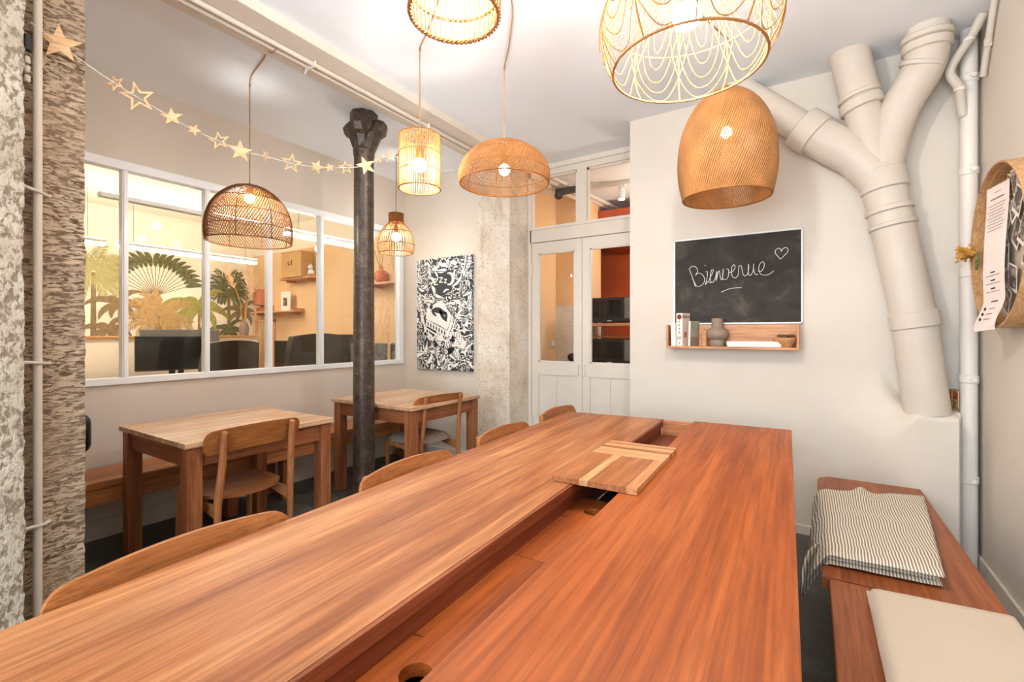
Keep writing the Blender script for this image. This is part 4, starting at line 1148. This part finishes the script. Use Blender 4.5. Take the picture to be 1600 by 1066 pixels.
MB().lathe([(0, 0), (.038, 0), (.041, .006), (.06, .034), (.070, .054), (.070, .062), (.066, .062), (.062, .05), (.04, .016), (0, .01)], 32).build('bowl_body', 'oak_l', t, smooth=True, angle=50)
rn = random.Random(5)
for i in range(22):
    a, rr = rn.uniform(0, 2 * PI), .05 * math.sqrt(rn.random())
    tag(MB().sphere((-.135 + rr * math.cos(a), YC - .070 + rr * math.sin(a), SZ + .064 + rn.uniform(0, .012)), .012, 8, 6, (1, 1, .8)).build('nut', 'nut', smooth=True), 'brown nut heaped in the bowl on the tray shelf', 'nut', 'nuts in the bowl')

# ------------------------------------------------------------------ lino print on the far wall
pr = thing('lino_print', 'tall black and white jungle print canvas on the far wall', 'painting', (-3.18, YP, 1.485))
MB().b2((-.37, -.03, -.58), (.37, 0, .58), .002).build('canvas', 'print', pr)
PO = Vector((0, -.0302, 0)); UX, UZ = Vector((1, 0, 0)), Vector((0, 0, 1))
def pm(name, mat, polys, lift=.0004):
    m = MB()
    for p in polys: m.prism(p, PO + Vector((0, -lift, 0)), UX, UZ, .0004)
    o = m.build(name, mat, pr)
    if len(polys) > 1: o['kind'] = 'stuff'
    return o
def leaf_poly(x, z, a, l, w_, n=8, cv=.3):
    L, Q = [], []
    for i in range(n + 1):
        t = i / n; aa = a + cv * t; px = x + math.cos(aa) * l * t; pz = z + math.sin(aa) * l * t; ww = w_ * math.sin(PI * t) ** .8
        L.append((px - math.sin(aa) * ww, pz + math.cos(aa) * ww)); Q.append((px + math.sin(aa) * ww, pz - math.cos(aa) * ww))
    return L + Q[::-1][1:-1]
def clampp(p): return [(max(-.368, min(.368, a)), max(-.578, min(.578, b))) for a, b in p]
def line_poly(pts, w_):
    L, Q = [], []
    for i, (x, z) in enumerate(pts):
        q, p0 = pts[min(i + 1, len(pts) - 1)], pts[max(i - 1, 0)]
        dx, dz = q[0] - p0[0], q[1] - p0[1]; k = math.hypot(dx, dz) or 1
        L.append((x - dz / k * w_, z + dx / k * w_)); Q.append((x + dz / k * w_, z - dx / k * w_))
    return L + Q[::-1]
rn = random.Random(11)
def clear_of_bed(x, z): return not (-.26 < x < .16 and -.24 < z < .12) and not (-.2 < x < .12 and .22 < z < .42)
sprigs, veins = [], []
for i in range(90):
    x, z = rn.uniform(-.36, .36), rn.uniform(-.57, .57)
    if not clear_of_bed(x, z): continue
    a = rn.uniform(0, 2 * PI); l = rn.uniform(.08, .19); ww = rn.uniform(.010, .026)
    p = clampp(leaf_poly(x, z, a, l, ww, 8, rn.uniform(-.9, .9)))
    sprigs.append(p)
    if ww > .016: veins.append(clampp(line_poly([(x + math.cos(a) * l * t, z + math.sin(a) * l * t) for t in (.12, .5, .85)], .0035)))
pm('night_sky', 'printdark', [clampp([(-.2, .22), (-.05, .17), (.10, .23), (.17, .33), (.12, .44), (-.02, .47), (-.16, .42), (-.22, .32)]), [(-.27, -.02), (-.05, -.2), (.0, -.3), (-.2, -.29), (-.3, -.18)]], .0002)
pm('white_leaves', 'printwhite', sprigs, .0004); pm('dark_veins', 'printdark', veins, .0010)
big = [(-.30, .33, 2.2, .2, .05), (.28, .42, .9, .2, .045), (.30, .05, .6, .2, .05), (-.32, .02, 1.6, .26, .045), (-.18, -.34, .4, .28, .06), (.27, -.30, 2.4, .24, .06), (-.1, -.47, 1.2, .2, .04), (.2, -.48, 2.0, .2, .06), (.06, -.42, .8, .22, .05)]
pm('broad_leaves', 'printwhite', [clampp(leaf_poly(x, z, a, l, w_, 10, .5)) for x, z, a, l, w_ in big], .0013)
vs = []
for x, z, a, l, w_ in big:
    for k in range(1, 7):
        t = k / 7; px, pz = x + math.cos(a + .5 * t) * l * t, z + math.sin(a + .5 * t) * l * t
        for s in (-1, 1): vs.append(clampp(line_poly([(px, pz), (px + math.cos(a + s * .8) * .05, pz + math.sin(a + s * .8) * .05)], .0032)))
    vs.append(clampp(line_poly([(x, z), (x + math.cos(a + .5) * l, z + math.sin(a + .5) * l)], .004)))
pm('leaf_veins', 'printdark', vs, .0018)
pm('mattress', 'printwhite', [[(-.23, .06), (-.02, .14), (.11, -.02), (.055, -.165), (-.22, -.045)]], .0022)
pm('mattress_side', 'printwhite', [[(-.235, -.055), (.055, -.18), (.12, -.03), (.13, -.10), (.06, -.245), (-.235, -.12)]], .0022)
bars = [[(x, -.07 - (x + .235) * .43), (x + .016, -.077 - (x + .235) * .43), (x + .016, -.118 - (x + .235) * .42), (x, -.112 - (x + .235) * .42)] for x in [-.215 + i * .038 for i in range(7)]]
pm('mattress_bars', 'printdark', bars, .0028)
pm('sleeper', 'printdark', [leaf_poly(-.17, .03, .3, .22, .032, 8, -.5), leaf_poly(-.05, .05, -1.2, .17, .022), leaf_poly(.0, .02, -.1, .11, .02, 8, -1.2), leaf_poly(-.16, .04, -1.0, .10, .014), [(-.165 + .024 * math.cos(k), .075 + .026 * math.sin(k)) for k in [i * PI / 6 for i in range(12)]]], .0028)
pm('bed_frame', 'printwhite', [line_poly([(-.27, -.11), (-.23, -.15), (.05, -.285), (.10, -.25), (.16, -.06)], .008), line_poly([(-.2, -.17), (-.19, -.26), (-.14, -.25)], .007), line_poly([(-.08, -.22), (-.075, -.27)], .007)], .0022)
pm('moon', 'printwhite', [[(.085 + .068 * math.cos(k), .355 + .068 * math.sin(k)) for k in [R(-120 + i * 20) for i in range(13)]] + [(.065 + .05 * math.cos(k), .355 + .052 * math.sin(k)) for k in [R(100 - i * 20) for i in range(11)]]], .0022)
zz = [];
for x, z, s in ((-.10, .335, .030), (-.03, .35, .024), (.03, .335, .018)):
    zz.append(line_poly([(x - s, z + s), (x + s, z + s)], .005)); zz.append(line_poly([(x + s, z + s), (x - s, z - s)], .005)); zz.append(line_poly([(x - s, z - s), (x + s, z - s)], .005))
pm('sleep_letters', 'printwhite', zz, .0022)
pm('open_book', 'printwhite', [[(.14, -.30), (.19, -.23), (.245, -.27), (.20, -.345)], [(.25, -.272), (.31, -.28), (.27, -.36), (.205, -.347)]], .0022)
pm('book_lines', 'printdark', [line_poly([(.165 + k * .014, -.268 - k * .022), (.205 + k * .014, -.262 - k * .022)], .0025) for k in range(3)], .0028)

# ------------------------------------------------------------------ bamboo hoop notice board on the right wall
HC = Vector((XR, 2.90, 1.675)); HR = .365
hp = thing('hoop_board', 'round bamboo hoop notice board on the right wall', 'notice board', HC)
def ring_x(m, x0, x1, ra, rb, n=72):
    P = [[(x, r * math.cos(2 * PI * i / n), r * math.sin(2 * PI * i / n)) for i in range(n + 1)] for x, r in ((x0, ra), (x1, ra), (x1, rb), (x0, rb), (x0, ra))]
    m.grid(P); bmesh.ops.remove_doubles(m.bm, verts=m.bm.verts, dist=1e-5)
m = MB(); ring_x(m, -.085, -.001, HR - .007, HR); m.build('outer_hoop', 'bamboo', hp, smooth=True, angle=50)
m = MB(); ring_x(m, -.06, -.001, HR - .016, HR - .0075); m.build('inner_hoop', 'bamboo', hp, smooth=True, angle=50)
m = MB(); m.prism([((HR - .016) * math.cos(i * PI / 36), (HR - .016) * math.sin(i * PI / 36)) for i in range(72)], (-.012, 0, 0), (0, 1, 0), (0, 0, 1), .008); m.build('cork_back', 'linen', hp)
rn = random.Random(21); n_ = 0
spots = [(.14 - .085 * (k % 4) + rn.uniform(-.02, .02), .27 - .105 * (k // 4) + rn.uniform(-.02, .02), rn.uniform(-42, 42)) for k in range(24) if k % 5 != 4]
spots = [q for q in spots if math.hypot(q[0], q[1]) < .272] + [(.25, .05, 8), (.235, -.09, -6)]
for y, z, a in spots:
    rot = Matrix.Rotation(R(a), 4, 'X')
    t = thing('photo_print', 'small white-edged monochrome photo print pinned inside the bamboo hoop', 'photo', HC + Vector((-.016 - .005 * (n_ % 5), y, z)), 0, 'photos pinned in the hoop')
    t.rotation_euler = (R(a), rn.uniform(-.12, .12), 0)
    MB().b2((-.001, -.046, -.060), (0, .046, .060)).build('paper', 'paper', t)
    MB().b2((-.0016, -.039, -.044), (-.001, .039, .053)).build('picture', 'photo', t)
    n_ += 1
# long paper strip hanging out of the hoop
st = thing('paper_menu', 'long pale printed paper strip hanging over the edge of the bamboo hoop', 'paper', HC)
P, Q = [], []
def strip_pt(u, v):
    k = sstep(v / .72)
    y = .03 + .14 * u - .085 * v + .008 * math.sin(v * 6); z = .30 - .67 * v - .012 * u
    x = -(.030 + .04 * u) * (1 - k) - (.062 + .035 * u) * k - .036 * sstep((v - .78) / .2)
    return (x, y, z)
for i in range(9):
    P.append([strip_pt(i / 8, j / 30) for j in range(31)]); Q.append([(p[0] + .001, p[1], p[2]) for p in P[-1]])
m = MB(); m.slab(P, Q); m.build('sheet', 'strip', st, smooth=True, angle=60)
def ink_line(v, u0, u1, h=.0030, name='printed_line', mt='ink'):
    rows = []
    for dv in (0, h / .67):
        rows.append([tuple(Vector(strip_pt(u0 + (u1 - u0) * i / 4, v + dv)) + Vector((-.0011, -.0006, 0))) for i in range(5)])
    m = MB(); m.grid(rows); m.build(name, mt, st)
for v in (.045,): ink_line(v, .35, .65)
ink_line(.085, .2, .8, .006)
for k in range(9): ink_line(.13 + k * .022, .12 + .05 * (k % 3), .9 - .06 * (k % 2))
for v, hh in ((.60, .006), (.655, .006), (.71, .007)):
    ink_line(v, .4, .62, hh, mt='inkblack'); ink_line(v + .024, .2, .85, .003)
ink_line(.80, .3, .6, .006, mt='inkblack')
for k in range(3):
    v = .85 + k * .035; p = strip_pt(.78, v); MB().sphere((p[0] - .001, p[1], p[2]), .0085, 10, 6, (.5, .9, 1)).build('printed_dot', 'inkblack', st); ink_line(v, .3, .6, .004)
# dried flower sprig
t = thing('dried_flowers', 'golden dried flower sprig tucked over the paper strip in the hoop', 'flowers', HC + Vector((-.105, .21, -.01)))
m = MB(); rn = random.Random(4)
for k in range(90):
    a = rn.uniform(-.5, 1.0); l = rn.uniform(.05, .125)
    e = Vector((rn.uniform(-.045, .02), l * math.cos(a), l * math.sin(a) * .5 + .012))
    m.tube([(0, -.04, 0), e * .6 + Vector((0, 0, .008)), e], [.0016, .0013, .001], 4); m.sphere(e, .0055, 6, 4)
o = m.build('blossom', 'gold', t); o['kind'] = 'stuff'
m = MB(); m.tube(bend([(0, .0, .0), (-.004, -.05, .0), (-.004, -.085, -.03)]), .005, 6); m.build('stalk', 'green', t)
for k in range(4): MB().sphere((-.006, -.085 + .012 * (k % 2), -.03 - .012 * k), .013, 8, 6, (.5, 1, 1)).build('leaf', 'green', t, smooth=True)

# ------------------------------------------------------------------ star garland
gl = thing('star_garland', 'string of plain and hollow plywood stars across the room', 'garland', (0, 0, 0))
STARS = [(-2.262, 0.532, 2.325, 0.069, 0), (-2.261, 0.692, 2.253, 0.03, 1), (-2.261, 0.762, 2.23, 0.054, 1), (-2.26, 0.879, 2.196, 0.038, 0), (-2.26, 0.963, 2.173, 0.025, 0), (-2.26, 1.065, 2.161, 0.041, 1), (-2.259, 1.157, 2.145, 0.048, 0), (-2.259, 1.279, 2.16, 0.025, 1), (-2.258, 1.414, 2.166, 0.046, 1), (-2.258, 1.561, 2.191, 0.035, 0), (-2.257, 1.637, 2.21, 0.025, 0), (-2.257, 1.747, 2.243, 0.037, 1), (-2.256, 1.889, 2.296, 0.054, 0), (-2.256, 1.988, 2.366, 0.028, 1), (-2.256, 2.081, 2.416, 0.041, 1)]
pts = [(-2.262, .46, 2.36), (-2.26, .60, 2.29)] + [(s[0], s[1], s[2]) for s in STARS[1:]] + [(-2.255, 2.35, 2.45), (-2.254, 2.6, 2.47), (-2.252, 3.1, 2.68), (-2.25, 3.50, H - .01)]
MB().tube(bend(pts, 4), .0014, 5).build('string', 'paper', gl)
def star_poly(r, k=.42): return [((r if i % 2 == 0 else r * k) * math.sin(i * PI / 5), (r if i % 2 == 0 else r * k) * math.cos(i * PI / 5)) for i in range(10)]
rn = random.Random(17)
for i, (x, y, z, r, hollow) in enumerate(STARS):
    m = MB(); r *= 1.12 if i else .92
    if hollow:
        A, B = star_poly(r), star_poly(r * .66)
        fr_, bk = [], []
        rows = []
        for poly, h_ in ((A, -.0015), (A, .0015), (B, .0015), (B, -.0015), (A, -.0015)):
            rows.append([(h_, a, b) for a, b in poly] + [(h_, poly[0][0], poly[0][1])])
        m.grid(rows); bmesh.ops.remove_doubles(m.bm, verts=m.bm.verts, dist=1e-6)
    else:
        m.prism(star_poly(r), (-.0015, 0, 0), (0, 1, 0), (0, 0, 1), .003)
    o = m.build('star', 'starwood', gl); o.location = (x + .003, y, z)
    o.rotation_euler = (R(rn.uniform(-25, 25)), R(rn.uniform(-14, 14)), R([-20, -55, -28, -40, -35, -45, -20, -75, -30, -50, -45, -40, -25, -70, -72][i]))

# ------------------------------------------------------------------ pendant lamps
def prof_at(prof, t):
    """interpolate a (r,z) profile smoothly by t in 0..1"""
    f = t * (len(prof) - 1); i = min(int(f), len(prof) - 2); u = f - i
    p0 = prof[max(i - 1, 0)]; p1 = prof[i]; p2 = prof[i + 1]; p3 = prof[min(i + 2, len(prof) - 1)]
    c = lambda k: .5 * (2 * p1[k] + (-p0[k] + p2[k]) * u + (2 * p0[k] - 5 * p1[k] + 4 * p2[k] - p3[k]) * u * u + (-p0[k] + 3 * p1[k] - 3 * p2[k] + p3[k]) * u ** 3)
    return max(.002, c(0)), c(1)
def on_prof(prof, t, th):
    r, z = prof_at(prof, t); return (r * math.cos(th), r * math.sin(th), z)
def ring(prof, t, rad, mat, parent, name='ring', n=56, braid=False, dr=0):
    r, z = prof_at(prof, t); r += dr; m = MB()
    if braid:
        for ph in (0, PI):
            m.tube([((r + rad * .8 * math.cos(28 * a + ph)) * math.cos(a), (r + rad * .8 * math.cos(28 * a + ph)) * math.sin(a), z + rad * .8 * math.sin(28 * a + ph)) for a in [2 * PI * i / 224 for i in range(224)]], rad * .62, 5, closed=True)
    else: m.tube([(r * math.cos(a), r * math.sin(a), z) for a in [2 * PI * i / n for i in range(n)]], rad, 6, closed=True)
    return m.build(name, mat, parent, smooth=True)
def pendant(label, loc, ztop, bulb_z, path=None, lit='bulb', cord_r=.004, bulb_r=.04):
    """cord from the ceiling, holder and bulb; returns the lamp's Empty at the rim centre"""
    t = thing('pendant_lamp', label, 'lamp', loc, 0, 'woven pendant lamps')
    top = H - .012 - loc[2]
    MB().tube([(0, 0, bulb_z + .05), (0, 0, top)], cord_r, 6).build('cord', 'cord', t)
    MB().tube(bend([(0, 0, top + .008), (.008, 0, top - .004), (.006, 0, top - .02), (-.004, 0, top - .02), (-.004, 0, top - .008)], 4), .0025, 6).build('ceiling_hook', 'steel', t)
    if path:
        MB().tube(bend([(0, 0, top)] + [(p[0] - loc[0], p[1] - loc[1], p[2] - loc[2]) for p in path], 4), cord_r, 6).build('ceiling_cord', 'cord', t)
    MB().lathe([(0, 0), (.018, 0), (.02, .004), (.02, .05), (.012, .07), (0, .075)], 16, (0, 0, bulb_z + bulb_r * .85)).build('bulb_holder', 'brass', t, smooth=True)
    m = MB(); m.sphere((0, 0, bulb_z), bulb_r, 14, 8); m.build('bulb', lit, t, smooth=True)
    return t
def weave(prof, n, twist, rad, mat, parent, seg=18, t0=0.0, t1=1.0, name='weave', sides=4, jit=.0):
    m = MB(); rr_ = random.Random(n)
    for i in range(n):
        a0 = 2 * PI * i / n + rr_.uniform(-jit, jit)
        m.tube([on_prof(prof, t0 + (t1 - t0) * k / seg, a0 + twist * k / seg) for k in range(seg + 1)], rad, sides, caps=False)
    o = m.build(name, mat, parent, smooth=True, angle=180); o['kind'] = 'stuff'; return o
def ribs(prof, n, rad, mat, parent, seg=10, t0=0, t1=1, name='rib'):
    m = MB(); m.tube([on_prof(prof, t0 + (t1 - t0) * k / seg, 0) for k in range(seg + 1)], rad, 5)
    o = m.build(name, mat, parent, smooth=True)
    for i in range(1, n): share(name, o, parent, (0, 0, 0), 2 * PI * i / n)
ROSE = (-1.0, 1.3, H - .012)
# dome over the nearer small table
pA = [(.248, 0), (.254, .075), (.243, .16), (.212, .24), (.158, .305), (.092, .35), (.035, .365)]
L = pendant('brown openwork dome pendant lamp over the nearer small table', (-3.067, 1.632, 1.878), .365, .285,
            [(-2.95, 1.585, H - .008), (-2.72, 1.53, H - .008), (-2.60, 1.475, H - .03), (-2.52, 1.46, H - .075), (-2.47, 1.455, H - .075)], lit='bulb_half', bulb_r=.03)
weave(pA, 92, 1.15, .0026, 'rattan_dark', L, 18); weave(pA, 60, -1.3, .0024, 'rattan_dark', L, 16, .55, 1.0, 'upper_weave')
for t_, r_ in ((0, .004), (.18, .0025), (.36, .0025), (.55, .0025)): ring(pA, t_, r_, 'rattan_dark', L)
ribs(pA, 8, .003, 'rattan_dark', L, 14)
# small lantern over the farther small table
pE = [(.150, 0), (.163, .05), (.160, .11), (.135, .19), (.090, .25), (.066, .28), (.066, .36)]
L = pendant('small rattan bell lantern with a narrow neck before the far wall print', (-3.20, 3.03, 2.02), .36, .15,
            [(-3.0, 2.95, H - .008), (-2.66, 2.83, H - .008), (-2.56, 2.80, H - .075), (-2.47, 2.79, H - .075)], lit='bulb_mid')
ribs(pE, 44, .0030, 'rattan', L, 12)
for t_, r_ in ((0, .004), (.25, .003), (.50, .003), (.84, .004), (1, .004)): ring(pE, t_, r_, 'rattan_dark', L)
m = MB(); m.lathe([(.066, .285), (.067, .29), (.067, .355), (.066, .36)], 24); m.build('neck_band', 'rattan', L)
# slim drum
pC = [(.116, 0), (.116, .1), (.115, .2), (.113, .30)]
L = pendant('slim cylindrical rattan pendant lamp glowing beside the iron column', (-1.865, 1.945, 2.105), .30, .135, [(-1.58, 1.76, H - .008), ROSE], lit='bulb_mid')
ribs(pC, 58, .0031, 'rattan_p', L, 4)
for t_, r_ in ((0, .004), (.33, .0025), (.66, .0025), (1, .004)): ring(pC, t_, r_, 'rattan', L)
m = MB()
for i in range(12): m.tube([(0, 0, .30), (.113 * math.cos(i * PI / 6), .113 * math.sin(i * PI / 6), .30)], .0025, 5)
m.build('top_spokes', 'rattan', L)
# wide dome
pD = [(.268, 0), (.277, .04), (.268, .09), (.235, .15), (.17, .205), (.09, .24), (.02, .25)]
L = pendant('wide woven dome pendant lamp before the stone pier by the door', (-1.565, 2.36, 2.195), .25, .085, [(-1.38, 2.14, H - .008), (-1.2, 1.86, H - .01), ROSE], bulb_r=.034, lit='bulb_dim')
weave(pD, 128, 1.0, .0030, 'rattan_l', L, 18); weave(pD, 60, -.8, .0024, 'rattan_l', L, 14, .6, 1.0, 'upper_weave')
for t_, r_ in ((0, .005), (.25, .0025), (.5, .0025)): ring(pD, t_, r_, 'rattan', L)
ribs(pD, 8, .0028, 'rattan', L, 14)
# tall bell
pG = [(.222, 0), (.243, .10), (.249, .20), (.240, .31), (.212, .41), (.162, .50), (.10, .56), (.03, .60)]
L = pendant('tall woven bell pendant lamp hanging over the far end of the communal table', (-.388, 2.79, 2.03), .60, .36, [(-.55, 2.3, H - .008), ROSE], lit='bulb_dim', bulb_r=.03)
weave(pG, 128, 1.15, .0054, 'rattan_l', L, 20)
for t_, r_ in ((0, .005), (.30, .0025), (.55, .0025), (.78, .0025)): ring(pG, t_, r_, 'rattan', L)
ribs(pG, 8, .0028, 'rattan', L, 14)
# ribbed basket high near the camera
pB = [(.152, 0), (.158, .07), (.155, .15), (.150, .23), (.135, .29), (.09, .335), (.03, .35)]
L = pendant('ribbed rattan basket lamp cut off by the top edge of the photo', (-1.03, 1.245, 2.385), .35, .17)
ribs(pB, 46, .0034, 'rattan', L, 14)
ring(pB, 0, .0065, 'rattan', L, 'braided_rim', braid=True); ring(pB, .2, .005, 'rattan', L, 'braided_ring', braid=True); ring(pB, .42, .005, 'rattan', L, 'braided_ring', braid=True); ring(pB, .72, .004, 'rattan', L)
MB().lathe([(0, .03), (.05, .025), (.055, .0), (0, .0)], 24, (0, 0, H - 2.385 - .031)).build('ceiling_rose', 'white', L, smooth=True)
# big shell lamp
pF = [(.262, 0), (.295, .06), (.312, .13), (.300, .21), (.255, .29), (.18, .355), (.09, .39)]
L = pendant('large openwork shell-pattern cane lamp glowing at the top of the photo', (-.377, 1.767, 2.255), .39, .185, [(-.6, 1.6, H - .008), ROSE], bulb_r=.05)
ring(pF, 0, .0048, 'rattan_l', L, 'rim'); ring(pF, 1, .004, 'rattan_l', L, 'top_ring'); ring(pF, .5, .0022, 'rattan_l', L)
ribs(pF, 10, .003, 'rattan_l', L, 16)
m = MB()
NL = 10
def shell(th, z_frac): return on_prof(pF, max(0, min(1, z_frac)), th)
for k in range(NL):
    th0 = 2 * PI * (k + .5) / NL
    for j in range(1, 7):
        hw = (PI / NL) * 1.95 * j / 6; dep = .97 * (.22 + .78 * j / 6)
        m.tube([shell(th0 + hw * (u ** 3 * .25 + u * .75), 1 - dep * (1 - abs(u) ** 2.4)) for u in [-1 + 2 * i / 22 for i in range(23)]], .0023, 5, caps=False)
o = m.build('shell_arcs', 'rattan_l', L, smooth=True, angle=180); o['kind'] = 'stuff'
